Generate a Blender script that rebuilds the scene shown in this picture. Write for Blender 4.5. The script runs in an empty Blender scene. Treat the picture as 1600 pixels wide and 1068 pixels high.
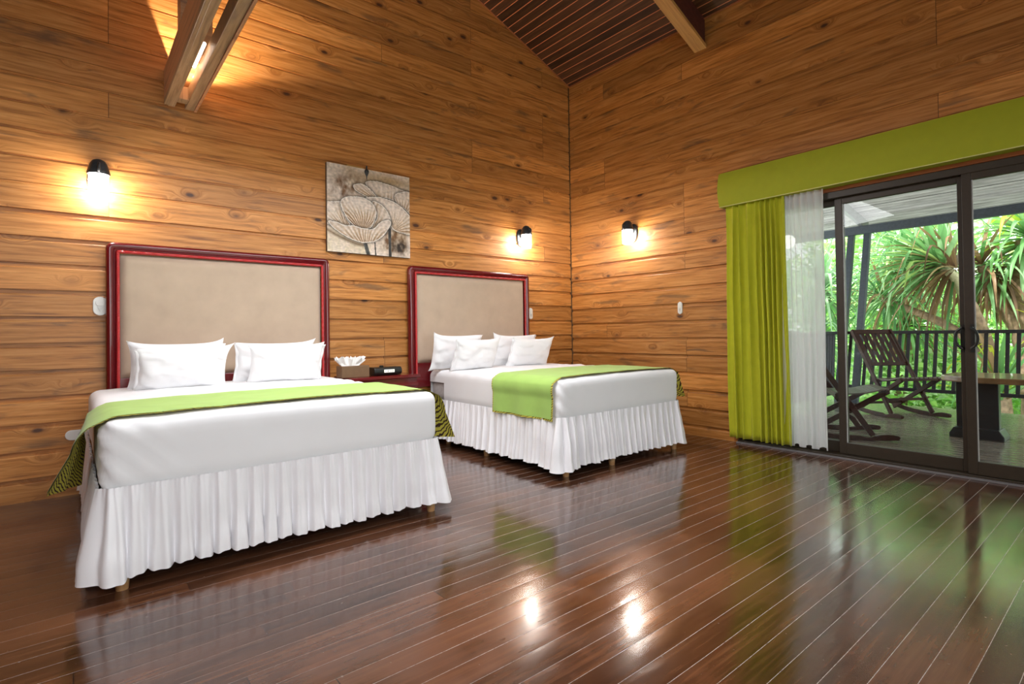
import bpy, math, random
from mathutils import Vector, Matrix, noise
from math import sin, cos, pi, radians, sqrt, floor, atan2, exp

# ------------------------------------------------------------------ camera
sc = bpy.context.scene
COL = sc.collection
YAW, PITCH, ROLL = .6884, .0136, -.0136
F_PX, CY_PX = 835.6, 509.2
fwd = Vector((sin(YAW)*cos(PITCH), cos(YAW)*cos(PITCH), sin(PITCH)))
rt0 = Vector((cos(YAW), -sin(YAW), 0)); up0 = rt0.cross(fwd)
rt = rt0*cos(ROLL) + up0*sin(ROLL); up = -rt0*sin(ROLL) + up0*cos(ROLL)
cam = bpy.data.cameras.new('camera'); camo = bpy.data.objects.new('camera', cam); COL.objects.link(camo)
m = Matrix((rt, up, -fwd)).transposed().to_4x4(); m.translation = Vector((0, 0, 1.08))
camo.matrix_world = m
cam.sensor_width = 36; cam.lens = F_PX/1600*36; cam.shift_x = 0; cam.shift_y = (CY_PX-534)/1600
cam.clip_start = .05; cam.clip_end = 200
sc.camera = camo

# ------------------------------------------------------------------ world, sun, added fill lights, exposure
world = bpy.data.worlds.new('sky'); sc.world = world; world.use_nodes = True
wn = world.node_tree; wn.nodes.clear()
wo = wn.nodes.new('ShaderNodeOutputWorld'); wb = wn.nodes.new('ShaderNodeBackground')
wb.inputs[0].default_value = (.93, 1.0, .97, 1); wb.inputs[1].default_value = 2.9
wn.links.new(wb.outputs[0], wo.inputs[0])
sun = bpy.data.lights.new('sun', 'SUN'); sun.energy = 6.5; sun.angle = radians(4); sun.color = (1, .97, .9)
suno = bpy.data.objects.new('sun', sun); COL.objects.link(suno)
suno.rotation_euler = Vector((-.62, .25, .9)).to_track_quat('Z', 'Y').to_euler()

def area(name, loc, target, sx, sy, power, col, spread=180):
    l = bpy.data.lights.new(name, 'AREA'); l.shape = 'RECTANGLE'; l.size = sx; l.size_y = sy
    l.energy = power; l.color = col; l.spread = radians(spread)
    o = bpy.data.objects.new(name, l); COL.objects.link(o); o.location = loc
    o.rotation_euler = (Vector(loc)-Vector(target)).to_track_quat('Z', 'Y').to_euler()
    return o
# unseen fill lights added over the beds, behind the camera, near the rear wall
area('fill_light_middle', (1.7, 3.0, 2.75), (1.7, 2.7, 0), 2.6, .9, 82, (.97, .97, 1))
area('fill_light_rear', (-.6, -1.2, 2.4), (1.6, 2.6, -.3), 1.6, 1.0, 29, (.97, .97, 1), 115)
area('fill_light_back', (1.5, -3.7, 1.3), (2.0, 3.0, .6), 3.6, 1.2, 14, (.93, .97, 1), 110)
sc.view_settings.view_transform = 'Standard'; sc.view_settings.look = 'None'
sc.view_settings.exposure = 0.25; sc.view_settings.gamma = 1; sc.view_settings.use_curve_mapping = False
sc.cycles.max_bounces = 10; sc.cycles.transparent_max_bounces = 16
sc.cycles.sample_clamp_indirect = 6

# ------------------------------------------------------------------ mesh helpers
random.seed(7)
class MB:
    def __init__(s): s.v = []; s.f = []; s.c = None
    def add(s, vs, fs):
        b = len(s.v); s.v += [tuple(v) for v in vs]; s.f += [tuple(i+b for i in f) for f in fs]; return s
    def box(s, x0, x1, y0, y1, z0, z1):
        return s.add([(x0,y0,z0),(x1,y0,z0),(x1,y1,z0),(x0,y1,z0),(x0,y0,z1),(x1,y0,z1),(x1,y1,z1),(x0,y1,z1)],
                     [(0,3,2,1),(4,5,6,7),(0,1,5,4),(1,2,6,5),(2,3,7,6),(3,0,4,7)])
    def bar(s, a, b, w, h, upv=(0,0,1)):
        """box beam from a to b, w across, h along upv"""
        a = Vector(a); b = Vector(b); d = (b-a).normalized(); sd = d.cross(Vector(upv)).normalized(); u = sd.cross(d)
        vs = []
        for p in (a, b):
            for i, j in ((-1,-1),(1,-1),(1,1),(-1,1)): vs.append(p + sd*i*w/2 + u*j*h/2)
        return s.add(vs, [(0,1,2,3),(7,6,5,4),(0,4,5,1),(1,5,6,2),(2,6,7,3),(3,7,4,0)])
    def tube(s, pts, r, n=10, closed=False, cap=True):
        pts = [Vector(p) for p in pts]; N = len(pts); b = len(s.v); prev = None
        for i, p in enumerate(pts):
            if closed: d = pts[(i+1) % N]-pts[i-1]
            else: d = pts[min(i+1, N-1)]-pts[max(i-1, 0)]
            d.normalize()
            if prev is None:
                a = Vector((0,0,1)) if abs(d.z) < .9 else Vector((1,0,0)); e = d.cross(a).normalized()
            else: e = (prev - d*prev.dot(d)).normalized()
            prev = e; g = d.cross(e); rr = r[i] if isinstance(r, (list, tuple)) else r
            for k in range(n):
                t = 2*pi*k/n; s.v.append(tuple(p + e*cos(t)*rr + g*sin(t)*rr))
        for i in range(N if closed else N-1):
            for k in range(n):
                a0 = b+i*n+k; a1 = b+i*n+(k+1) % n; c0 = b+((i+1) % N)*n+k; c1 = b+((i+1) % N)*n+(k+1) % n
                s.f.append((a0, a1, c1, c0))
        if cap and not closed:
            s.f.append(tuple(b+k for k in reversed(range(n)))); s.f.append(tuple(b+(N-1)*n+k for k in range(n)))
        return s
    def lathe(s, prof, c, n=24, ax='z'):
        b = len(s.v); c = Vector(c)
        for r, h in prof:
            for k in range(n):
                t = 2*pi*k/n
                q = {'z': (cos(t)*r, sin(t)*r, h), 'y': (cos(t)*r, h, sin(t)*r), 'x': (h, cos(t)*r, sin(t)*r)}[ax]
                s.v.append(tuple(c+Vector(q)))
        for i in range(len(prof)-1):
            for k in range(n):
                s.f.append((b+i*n+k, b+i*n+(k+1) % n, b+(i+1)*n+(k+1) % n, b+(i+1)*n+k))
        s.f.append(tuple(b+k for k in reversed(range(n)))); s.f.append(tuple(b+(len(prof)-1)*n+k for k in range(n)))
        return s
    def grid(s, fn, nu, nv):
        b = len(s.v)
        for j in range(nv+1):
            for i in range(nu+1): s.v.append(tuple(fn(i/nu, j/nv)))
        for j in range(nv):
            for i in range(nu):
                a = b+j*(nu+1)+i; s.f.append((a, a+1, a+nu+2, a+nu+1))
        return s
    def prism(s, poly, fn0, fn1):
        n = len(poly); vs = [fn0(*p) for p in poly]+[fn1(*p) for p in poly]
        return s.add(vs, [tuple(reversed(range(n))), tuple(range(n, 2*n))]+[(i, (i+1) % n, (i+1) % n+n, i+n) for i in range(n)])
    def rbox(s, x0, x1, y0, y1, z0, z1, r, st, fn=None):
        """rounded box made of a fine grid"""
        lo = Vector((x0,y0,z0)); hi = Vector((x1,y1,z1)); idx = {}
        def vid(p):
            key = (round(p[0],5), round(p[1],5), round(p[2],5))
            if key not in idx:
                q = Vector([min(max(p[i], lo[i]+r), hi[i]-r) for i in range(3)]); d = Vector(p)-q
                w = q+d.normalized()*r if d.length > 1e-9 else Vector(p)
                if fn: w = Vector(fn(w))
                idx[key] = len(s.v); s.v.append(tuple(w))
            return idx[key]
        def cuts(a, b):
            k = max(2, round((b-a-2*r)/st)); e = [a+r*t for t in (0,.3,.6)]+[a+r+(b-a-2*r)*i/k for i in range(k+1)]+[b-r*t for t in (.6,.3,0)]
            return e
        C3 = [cuts(lo[i], hi[i]) for i in range(3)]
        for ax in range(3):
            u, v = (ax+1) % 3, (ax+2) % 3
            for side, val in ((0, lo[ax]), (1, hi[ax])):
                for i in range(len(C3[u])-1):
                    for j in range(len(C3[v])-1):
                        q = []
                        for a, b2 in ((i,j),(i+1,j),(i+1,j+1),(i,j+1)):
                            p = [0,0,0]; p[ax] = val; p[u] = C3[u][a]; p[v] = C3[v][b2]; q.append(vid(p))
                        if not side: q.reverse()
                        if len(set(q)) == 4: s.f.append(tuple(q))
        return s

ROOT = {}
def obj(name, mb, mat, parent=None, smooth=False, bevel=0, local=False, solid=0, angle=40):
    me = bpy.data.meshes.new(name)
    vs = mb.v
    if parent is not None and not local:
        L = ROOT.get(parent.name, Vector((0,0,0))); vs = [(x-L.x, y-L.y, z-L.z) for x, y, z in vs]
    me.from_pydata(vs, [], mb.f); me.update()
    if mb.c:
        a = me.color_attributes.new('tint', 'FLOAT_COLOR', 'POINT')
        for i, c in enumerate(mb.c): a.data[i].color = (c[0], c[1], c[2], 1)
    me.materials.append(mat)
    o = bpy.data.objects.new(name, me); COL.objects.link(o)
    if smooth:
        for p in me.polygons: p.use_smooth = True
        me.set_sharp_from_angle(angle=radians(angle))
    if bevel:
        b = o.modifiers.new('b', 'BEVEL'); b.width = bevel; b.segments = 2; b.limit_method = 'ANGLE'
    if solid:
        b = o.modifiers.new('s', 'SOLIDIFY'); b.thickness = solid; b.offset = 0
    if parent is not None:
        o.parent = parent; ROOT[o.name] = ROOT.get(parent.name, Vector((0,0,0)))
    return o
def tag(o, label=None, cat=None, group=None, kind=None):
    if label: o['label'] = label
    if cat: o['category'] = cat
    if group: o['group'] = group
    if kind: o['kind'] = kind
    return o
def thing(name, label, cat, loc, rotz=0, group=None):
    o = bpy.data.objects.new(name, None); COL.objects.link(o); o.empty_display_size = .1
    o.location = loc; o.rotation_euler = (0, 0, rotz); ROOT[o.name] = Vector(loc)
    return tag(o, label, cat, group)
def copy_tree(o, parent=None):
    c = o.copy(); COL.objects.link(c); c.parent = parent
    for ch in list(o.children): copy_tree(ch, c)
    return c
def fbm(x, y, z=0, o=3): return noise.fractal(Vector((x, y, z)), 1.0, 2.0, o)

# ------------------------------------------------------------------ material helpers
class NT:
    def __init__(s, name):
        s.m = bpy.data.materials.new(name); s.m.use_nodes = True; s.t = s.m.node_tree; s.t.nodes.clear()
        s.out = s.t.nodes.new('ShaderNodeOutputMaterial'); s.b = s.t.nodes.new('ShaderNodeBsdfPrincipled')
        s.t.links.new(s.b.outputs[0], s.out.inputs[0])
    def n(s, kind, **kw):
        x = s.t.nodes.new(kind)
        for k, v in kw.items(): setattr(x, k, v)
        return x
    def link(s, a, b): s.t.links.new(a, b)
    def put(s, sock, v):
        if isinstance(v, bpy.types.NodeSocket): s.link(v, sock)
        elif v is not None:
            if sock.type == 'RGBA' and len(v) == 3: v = (*v, 1)
            sock.default_value = v
    def math(s, op, a, b=None, c=None):
        x = s.n('ShaderNodeMath', operation=op); s.put(x.inputs[0], a)
        if b is not None: s.put(x.inputs[1], b)
        if c is not None: s.put(x.inputs[2], c)
        return x.outputs[0]
    def obco(s):
        t = s.n('ShaderNodeTexCoord'); x = s.n('ShaderNodeSeparateXYZ'); s.link(t.outputs['Object'], x.inputs[0]); return x.outputs
    def vec(s, a, b, c=0.0):
        x = s.n('ShaderNodeCombineXYZ'); s.put(x.inputs[0], a); s.put(x.inputs[1], b); s.put(x.inputs[2], c); return x.outputs[0]
    def noise(s, v, scale, detail=4, rough=.5, dist=0):
        x = s.n('ShaderNodeTexNoise'); s.put(x.inputs['Vector'], v); x.inputs['Scale'].default_value = scale
        x.inputs['Detail'].default_value = detail; x.inputs['Roughness'].default_value = rough; x.inputs['Distortion'].default_value = dist
        return x.outputs[0]
    def ramp(s, f, stops):
        x = s.n('ShaderNodeValToRGB'); s.put(x.inputs[0], f); e = x.color_ramp.elements
        while len(e) < len(stops): e.new(.5)
        for i, (p, c) in enumerate(stops):
            e[i].position = p; e[i].color = (*c, 1) if len(c) == 3 else c
        return x.outputs[0]
    def mix(s, f, a, b, mode='MIX'):
        x = s.n('ShaderNodeMix', data_type='RGBA', blend_type=mode); s.put(x.inputs[0], f); s.put(x.inputs[6], a); s.put(x.inputs[7], b); return x.outputs[2]
    def step(s, v, a, b, lo=0., hi=1.):
        x = s.n('ShaderNodeMapRange', interpolation_type='SMOOTHSTEP'); s.put(x.inputs[0], v)
        for i, q in enumerate((a, b, lo, hi)): x.inputs[i+1].default_value = q
        return x.outputs[0]
    def rand(s, v):
        x = s.n('ShaderNodeTexWhiteNoise', noise_dimensions='2D'); s.put(x.inputs['Vector'], v); return x.outputs[0]
    def bump(s, h, strength=.3, dist=.01):
        x = s.n('ShaderNodeBump'); s.put(x.inputs['Height'], h); x.inputs['Strength'].default_value = strength; x.inputs['Distance'].default_value = dist
        s.link(x.outputs[0], s.b.inputs['Normal'])
    def set(s, **kw):
        for k, v in kw.items(): s.put(s.b.inputs[k.replace('_', ' ')], v)
        return s.m

def plain(name, col, rough=.5, metal=0, coat=0, var=.06, bumpy=0, sc_=30, **kw):
    t = NT(name); o = t.obco(); v = t.vec(o[0], o[1], o[2]); n = t.noise(v, sc_, 3)
    c = t.ramp(n, [(.3, tuple(x*(1-var) for x in col)), (.7, tuple(min(1, x*(1+var)) for x in col))])
    if bumpy: t.bump(n, bumpy, .004)
    return t.set(Base_Color=c, Roughness=rough, Metallic=metal, Coat_Weight=coat, **kw)

def planks(name, ia, iz, b0, p, light, mid, dark, rough=.42, seglen=4.3, knots=1., stain=.8, joint0=0.):
    t = NT(name); o = t.obco(); a = o[ia]; z = t.math('DIVIDE', t.math('SUBTRACT', o[iz], b0), p)
    k = t.math('FLOOR', z); fr = t.math('FRACT', z)
    r1 = t.rand(t.vec(k, 3.7)); rr = t.math('GREATER_THAN', r1, .45)
    al = t.math('DIVIDE', t.math('ADD', t.math('ADD', a, 20.-joint0), t.math('MULTIPLY', t.math('FLOOR', t.math('MULTIPLY', r1, 4.)), seglen/4)), seglen)
    seg = t.math('FLOOR', al); sf = t.math('FRACT', al)
    r2 = t.rand(t.vec(k, seg)); r3 = t.rand(t.vec(seg, t.math('ADD', k, 31.3)))
    off = t.math('MULTIPLY', r2, 40.)
    # knots: cells along the board
    kv = t.vec(t.math('ADD', t.math('MULTIPLY', a, 1.9), off), t.math('MULTIPLY', fr, .8), t.math('MULTIPLY', k, 5.3))
    vo = t.n('ShaderNodeTexVoronoi', feature='F1', voronoi_dimensions='3D'); t.put(vo.inputs['Vector'], t.vec(t.math('ADD', t.math('MULTIPLY', a, 2.6), off), t.math('ADD', t.math('MULTIPLY', o[iz], 5.2), off), 0.0))
    vo.inputs['Scale'].default_value = 1.0
    kd = t.math('ADD', vo.outputs['Distance'], t.math('MULTIPLY', t.math('SUBTRACT', t.noise(t.vec(a, o[iz], off), 9., 3), .5), .10))
    bend = t.step(kd, .34, .03, 0., 1.)
    g = t.vec(t.math('ADD', t.math('MULTIPLY', a, .9), off), t.math('ADD', t.math('MULTIPLY', o[iz], 17.), t.math('MULTIPLY', bend, 1.6)), off)
    grain = t.noise(g, 2.6, 7, .62, .35)
    fine = t.noise(t.vec(t.math('MULTIPLY', a, 3.), t.math('MULTIPLY', o[iz], 160.), off), 1.6, 3, .6)
    base = t.ramp(grain, [(.28, dark), (.48, mid), (.72, light)])
    smoke = t.noise(t.vec(t.math('ADD', t.math('MULTIPLY', a, 1.1), off), t.math('MULTIPLY', o[iz], 5.), off), 2.0, 4, .55, .6)
    c = t.mix(t.math('MULTIPLY', t.step(smoke, .56, .74), stain), base, tuple(x*f for x, f in zip(mid, (.30, .38, .80))))
    c = t.mix(t.math('MULTIPLY', t.step(fine, .35, .75), .22), c, dark)
    tint = t.math('ADD', .74, t.math('MULTIPLY', r3, .46))
    c = t.mix(1., c, t.vec(tint, tint, tint), 'MULTIPLY')
    gate = t.math('GREATER_THAN', t.rand(t.vec(t.math('FLOOR', t.math('MULTIPLY', a, .9)), k)), .12)
    halo = t.math('MULTIPLY', t.math('MULTIPLY', t.step(kd, .26, .05), gate), .55*knots)
    c = t.mix(halo, c, tuple(x*f for x, f in zip(dark, (.75, .62, .6))))
    core = t.math('MULTIPLY', t.math('MULTIPLY', t.step(kd, .115, .05), gate), .92*knots)
    c = t.mix(core, c, (.055, .018, .008))
    jl = t.math('MULTIPLY', t.math('LESS_THAN', sf, .0011), .7)
    c = t.mix(jl, c, (.03, .012, .004))
    h = t.math('SUBTRACT', t.math('MULTIPLY', grain, .4), t.math('MULTIPLY', jl, 1.))
    t.bump(h, .25, .004)
    return t.set(Base_Color=c, Roughness=t.math('ADD', rough, t.math('MULTIPLY', grain, .12)), Coat_Weight=.06, Coat_Roughness=.3)

WL, WM, WD = (.72, .345, .104), (.53, .212, .043), (.21, .070, .012)
P0, PP = -.027, .181
m_wall_l = planks('pine_log_siding_gable', 0, 2, P0, PP, WL, WM, WD, joint0=-.22)
m_wall_r = planks('pine_log_siding_side', 1, 2, P0-.045, PP, WL, WM, WD, joint0=.6)
m_beam = planks('rough_sawn_beam', 1, 2, 0, .4, (.62,.33,.17), (.50,.25,.12), (.30,.15,.08), knots=.5, stain=.35, seglen=9)
m_beamgrey = planks('weathered_beam', 1, 0, 0, .3, (.46,.32,.19), (.34,.22,.12), (.16,.10,.055), knots=.4, stain=.6, seglen=9)
m_rafter = planks('yellow_rafter', 0, 1, 0, .5, (.62,.36,.10), (.50,.27,.07), (.34,.17,.045), knots=.5, stain=.2, seglen=9)
m_rafter_side = plain('dark_red_rafter_side', (.09,.022,.012), .6, var=.3)
m_header = planks('orange_header_board', 1, 2, 0, .5, (.50,.16,.035), (.36,.10,.02), (.18,.05,.012), knots=.2, stain=.2, seglen=9)

def m_floor_fn():
    t = NT('dark_varnished_floorboards'); o = t.obco(); p = .0985
    y = t.math('DIVIDE', t.math('ADD', o[1], t.math('MULTIPLY', t.math('SUBTRACT', t.noise(t.vec(o[0], o[1]), .7, 2), .5), .01)), p)
    k = t.math('FLOOR', y); fr = t.math('FRACT', y)
    r1 = t.rand(t.vec(k, 1.3))
    al = t.math('DIVIDE', t.math('ADD', t.math('ADD', o[0], 20), t.math('MULTIPLY', r1, 3.)), 2.6)
    seg = t.math('FLOOR', al); sf = t.math('FRACT', al)
    r2 = t.rand(t.vec(k, seg))
    off = t.math('MULTIPLY', r2, 50.)
    grain = t.noise(t.vec(t.math('ADD', t.math('MULTIPLY', o[0], 1.2), off), t.math('MULTIPLY', o[1], 22), off), 2.2, 6, .6, .4)
    worn = t.noise(t.vec(o[0], o[1], 2.), 1.6, 5, .6)
    c = t.ramp(grain, [(.25, (.022,.008,.004)), (.5, (.060,.022,.010)), (.75, (.125,.052,.022))])
    c = t.mix(t.math('MULTIPLY', t.step(worn, .42, .68), .55), c, (.16,.060,.026))
    tint = t.math('ADD', .75, t.math('MULTIPLY', r2, .6)); c = t.mix(1., c, t.vec(tint, tint, tint), 'MULTIPLY')
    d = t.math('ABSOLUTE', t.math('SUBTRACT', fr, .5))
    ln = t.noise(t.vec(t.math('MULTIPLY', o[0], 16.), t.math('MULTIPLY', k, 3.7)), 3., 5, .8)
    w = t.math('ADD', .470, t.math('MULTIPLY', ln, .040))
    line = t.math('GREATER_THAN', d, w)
    dust_sheen = t.math('MULTIPLY', line, t.math('MULTIPLY', t.step(ln, .38, .54, .0, 1.), t.step(t.math('ADD', t.math('MULTIPLY', o[0], .16), t.noise(t.vec(o[0], o[1], 8.), .9, 3)), .42, .95, .25, 1.)))  # pale dusty gap filler; far-right brightening is reflection put into the colour
    c = t.mix(dust_sheen, c, (.74,.68,.62))
    jn = t.math('LESS_THAN', sf, .0013)
    c = t.mix(jn, c, (.02,.01,.008))
    sp = t.noise(t.vec(o[0], o[1]), 60., 2, .5)
    c = t.mix(t.math('MULTIPLY', t.step(sp, .72, .78), .5), c, (.35,.30,.26))
    wav = t.noise(t.vec(t.math('ADD', t.math('MULTIPLY', o[0], .9), off), t.math('MULTIPLY', o[1], 3.)), 3.2, 3, .5)
    cup = t.math('MULTIPLY', t.math('MULTIPLY', d, d), -1.4)
    h = t.math('ADD', t.math('ADD', t.math('MULTIPLY', wav, 1.1), t.math('MULTIPLY', cup, 1.)), t.math('MULTIPLY', line, -.6))
    h = t.math('ADD', h, t.math('MULTIPLY', t.noise(t.vec(o[0], o[1], 5.), 14., 2, .4), .35))
    t.bump(h, .5, .0022)
    rg = t.math('ADD', .13, t.math('MULTIPLY', t.step(worn, .35, .75), .14)); rg = t.math('ADD', rg, t.math('MULTIPLY', line, .5))
    return t.set(Base_Color=c, Roughness=rg, Specular_IOR_Level=.66, Coat_Weight=.35, Coat_Roughness=.12)
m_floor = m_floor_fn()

def m_ceil_fn(name, sgn):
    t = NT(name); o = t.obco(); p = .088
    x = t.math('DIVIDE', o[0], p); k = t.math('FLOOR', x); fr = t.math('FRACT', x); r = t.rand(t.vec(k, 5.1)); off = t.math('MULTIPLY', r, 30)
    g = t.noise(t.vec(t.math('MULTIPLY', o[0], 14), t.math('ADD', o[1], off), off), 2.3, 6, .6, .4)
    c = t.ramp(g, [(.3, (.05,.018,.008)), (.55, (.11,.045,.018)), (.8, (.17,.085,.03))])
    tint = t.math('ADD', .45, t.math('MULTIPLY', r, 1.)); c = t.mix(1., c, t.vec(tint, tint, tint), 'MULTIPLY')
    line = t.math('LESS_THAN', fr, .075)
    c = t.mix(line, c, (.85,.30,.12))
    return t.set(Base_Color=c, Roughness=.5)
m_ceil = m_ceil_fn('dark_board_ceiling', 1)

m_white = plain('white_cotton', (.86,.86,.87), .75, var=.015, sc_=6, Sheen_Weight=.2)
m_sheet = plain('white_bed_sheet', (.84,.84,.85), .8, var=.015, sc_=4, Sheen_Weight=.15)
def m_skirt_fn():
    t = NT('white_skirt_satin'); o = t.obco(); c = t.ramp(t.noise(t.vec(o[0],o[1],o[2]), 3.), [(.3,(.83,.82,.84)),(.7,(.88,.87,.89))])
    return t.set(Base_Color=c, Roughness=.36, Sheen_Weight=.15, Specular_IOR_Level=.6)
m_skirt = m_skirt_fn()
m_mattress = plain('grey_mattress_ticking', (.60,.57,.55), .9, var=.08, sc_=40)
m_green = plain('lime_green_throw', (.34,.54,.115), .8, var=.04, sc_=12, Sheen_Weight=.15)
def m_tiger_fn():
    t = NT('tiger_striped_lining'); o = t.obco()
    n = t.noise(t.vec(t.math('MULTIPLY', o[0], 5.), t.math('MULTIPLY', o[1], 5.), t.math('MULTIPLY', o[2], 5.)), 1.4, 3)
    w = t.math('ADD', t.math('MULTIPLY', t.math('ADD', o[2], t.math('MULTIPLY', t.math('ADD', o[0], o[1]), .55)), 330.), t.math('MULTIPLY', n, 30.))
    s = t.math('SINE', w)
    c = t.mix(t.step(s, .25, .55), (.70,.64,.09), (.045,.018,.012))
    return t.set(Base_Color=c, Roughness=.8)
m_tiger = m_tiger_fn()
m_mahog = plain('red_mahogany_lacquer', (.120,.003,.006), .25, coat=.5, var=.15, sc_=5, Coat_Roughness=.1)
m_rope = plain('red_rope_moulding', (.50,.030,.032), .35, coat=.2, var=.1, sc_=20)
m_tan = plain('tan_suede_upholstery', (.50,.385,.285), .95, var=.06, sc_=7, bumpy=.15, Sheen_Weight=.3)
m_legwood = plain('pale_turned_leg', (.42,.27,.13), .4, var=.15)
m_brass = plain('brass_tip', (.45,.24,.10), .35, var=.1)
m_iron = plain('black_cast_iron', (.028,.032,.036), .45, var=.25, sc_=60, bumpy=.2)
m_alu = plain('dark_bronze_aluminium', (.036,.025,.014), .45, metal=.1, var=.08)
m_plate = plain('white_switch_plastic', (.80,.80,.76), .35, var=.02)
m_plate2 = plain('grey_switch_rocker', (.62,.63,.60), .35, var=.02)
m_black = plain('black_plastic', (.012,.014,.012), .35, var=.2)
m_dark = plain('dark_hole', (.01,.01,.01), .8)
m_box = plain('brown_tissue_box', (.17,.095,.045), .5, var=.06)
m_tissue = plain('white_tissue', (.85,.84,.82), .9, var=.02)
m_lime = plain('lime_cornice_fabric', (.34,.375,.008), .75, var=.03, sc_=15)
m_limec = plain('lime_curtain_fabric', (.48,.49,.012), .8, var=.04, sc_=15, Sheen_Weight=.1)
m_piping = plain('pale_lime_piping', (.75,.74,.30), .6)
m_rock = plain('dark_brown_hardwood', (.042,.012,.008), .5, coat=.0, var=.35, sc_=18, Specular_IOR_Level=.25)
m_rockgrey = plain('worn_hardwood_slats', (.09,.05,.038), .35, coat=.1, var=.3, sc_=18)
m_navy = plain('blue_grey_paint', (.060,.075,.100), .5, var=.15)
m_rail = plain('dark_grey_railing_paint', (.030,.032,.040), .55, var=.15, Specular_IOR_Level=.3)
m_slab = plain('live_edge_table_top', (.24,.13,.06), .28, coat=.4, var=.3, sc_=9)
m_ped = plain('charcoal_pedestal', (.018,.022,.028), .35, var=.2)
m_soil = plain('garden_ground', (.10,.20,.04), .95, var=.5, sc_=2)
m_bark = plain('pandanus_bark', (.30,.20,.13), .85, var=.4, sc_=14, bumpy=.6)
m_barkpale = plain('pale_pandanus_stem', (.50,.46,.28), .7, var=.25, sc_=18, bumpy=.3)
m_galv = plain('galvanised_rafter', (.30,.31,.31), .45, metal=.3, var=.15)

def m_glass_fn():
    t = NT('clear_glass'); g = t.n('ShaderNodeBsdfGlossy'); g.inputs['Roughness'].default_value = 0.; tr = t.n('ShaderNodeBsdfTransparent')
    tr.inputs[0].default_value = (.93,.95,.94,1); f = t.n('ShaderNodeFresnel'); f.inputs[0].default_value = 1.45
    mx = t.n('ShaderNodeMixShader'); t.link(t.math('MULTIPLY', f.outputs[0], .55), mx.inputs[0]); t.link(tr.outputs[0], mx.inputs[1]); t.link(g.outputs[0], mx.inputs[2])
    t.link(mx.outputs[0], t.out.inputs[0]); return t.m
m_glass = m_glass_fn()
def m_sheer_fn():
    t = NT('white_sheer_voile'); d = t.n('ShaderNodeBsdfDiffuse'); d.inputs[0].default_value = (.95,.95,.95,1)
    tl = t.n('ShaderNodeBsdfTranslucent'); tl.inputs[0].default_value = (.97,.97,.97,1); tr = t.n('ShaderNodeBsdfTransparent')
    a = t.n('ShaderNodeMixShader'); a.inputs[0].default_value = .5; t.link(d.outputs[0], a.inputs[1]); t.link(tl.outputs[0], a.inputs[2])
    b = t.n('ShaderNodeMixShader'); b.inputs[0].default_value = .88; t.link(tr.outputs[0], b.inputs[1]); t.link(a.outputs[0], b.inputs[2])
    t.link(b.outputs[0], t.out.inputs[0]); return t.m
m_sheer = m_sheer_fn()
def emis(name, col, s):
    t = NT(name); return t.set(Base_Color=(.9,.9,.9), Emission_Color=col, Emission_Strength=s)
m_shade = emis('lit_opal_glass', (1,.92,.84), 72.)
m_uplight = emis('lit_tube', (1,.78,.6), 6.)
m_globe = emis('lit_globe', (1,.97,.92), 5.)
m_disp = emis('clock_display', (.85,.85,.6), .55)
def m_attr(name, rough=.5, trans=0., spec=.4):
    t = NT(name); a = t.n('ShaderNodeAttribute'); a.attribute_name = 'tint'
    t.put(t.b.inputs['Base Color'], a.outputs['Color']); t.b.inputs['Roughness'].default_value = rough
    t.b.inputs['Specular IOR Level'].default_value = spec
    if trans:
        tl = t.n('ShaderNodeBsdfTranslucent'); t.link(a.outputs['Color'], tl.inputs[0]); mx = t.n('ShaderNodeMixShader'); mx.inputs[0].default_value = trans
        t.link(t.b.outputs[0], mx.inputs[1]); t.link(tl.outputs[0], mx.inputs[2]); t.link(mx.outputs[0], t.out.inputs[0])
    return t.m
m_leaf = m_attr('pandanus_leaf', .4, .35)
m_paint = m_attr('poppy_canvas_paint', .55)
def m_deck_fn():
    t = NT('wet_look_deck_boards'); o = t.obco(); p = .11
    x = t.math('DIVIDE', o[0], p); k = t.math('FLOOR', x); fr = t.math('FRACT', x); r = t.rand(t.vec(k, 2.))
    g = t.noise(t.vec(t.math('MULTIPLY', o[0], 20), t.math('ADD', o[1], t.math('MULTIPLY', r, 30))), 2., 5, .6)
    c = t.ramp(g, [(.3,(.18,.15,.13)),(.7,(.36,.31,.27))]); d = t.math('ABSOLUTE', t.math('SUBTRACT', fr, .5))
    ln = t.math('GREATER_THAN', d, .46); c = t.mix(ln, c, (.01,.008,.006))
    h = t.math('ADD', t.math('MULTIPLY', t.math('MULTIPLY', d, d), -2.2), t.math('MULTIPLY', t.noise(t.vec(t.math('MULTIPLY', o[0], 5.), o[1]), 1.5, 1), .35))
    t.bump(h, .6, .005)
    return t.set(Base_Color=c, Roughness=.16, Specular_IOR_Level=.6)
m_deck = m_deck_fn()
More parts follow.
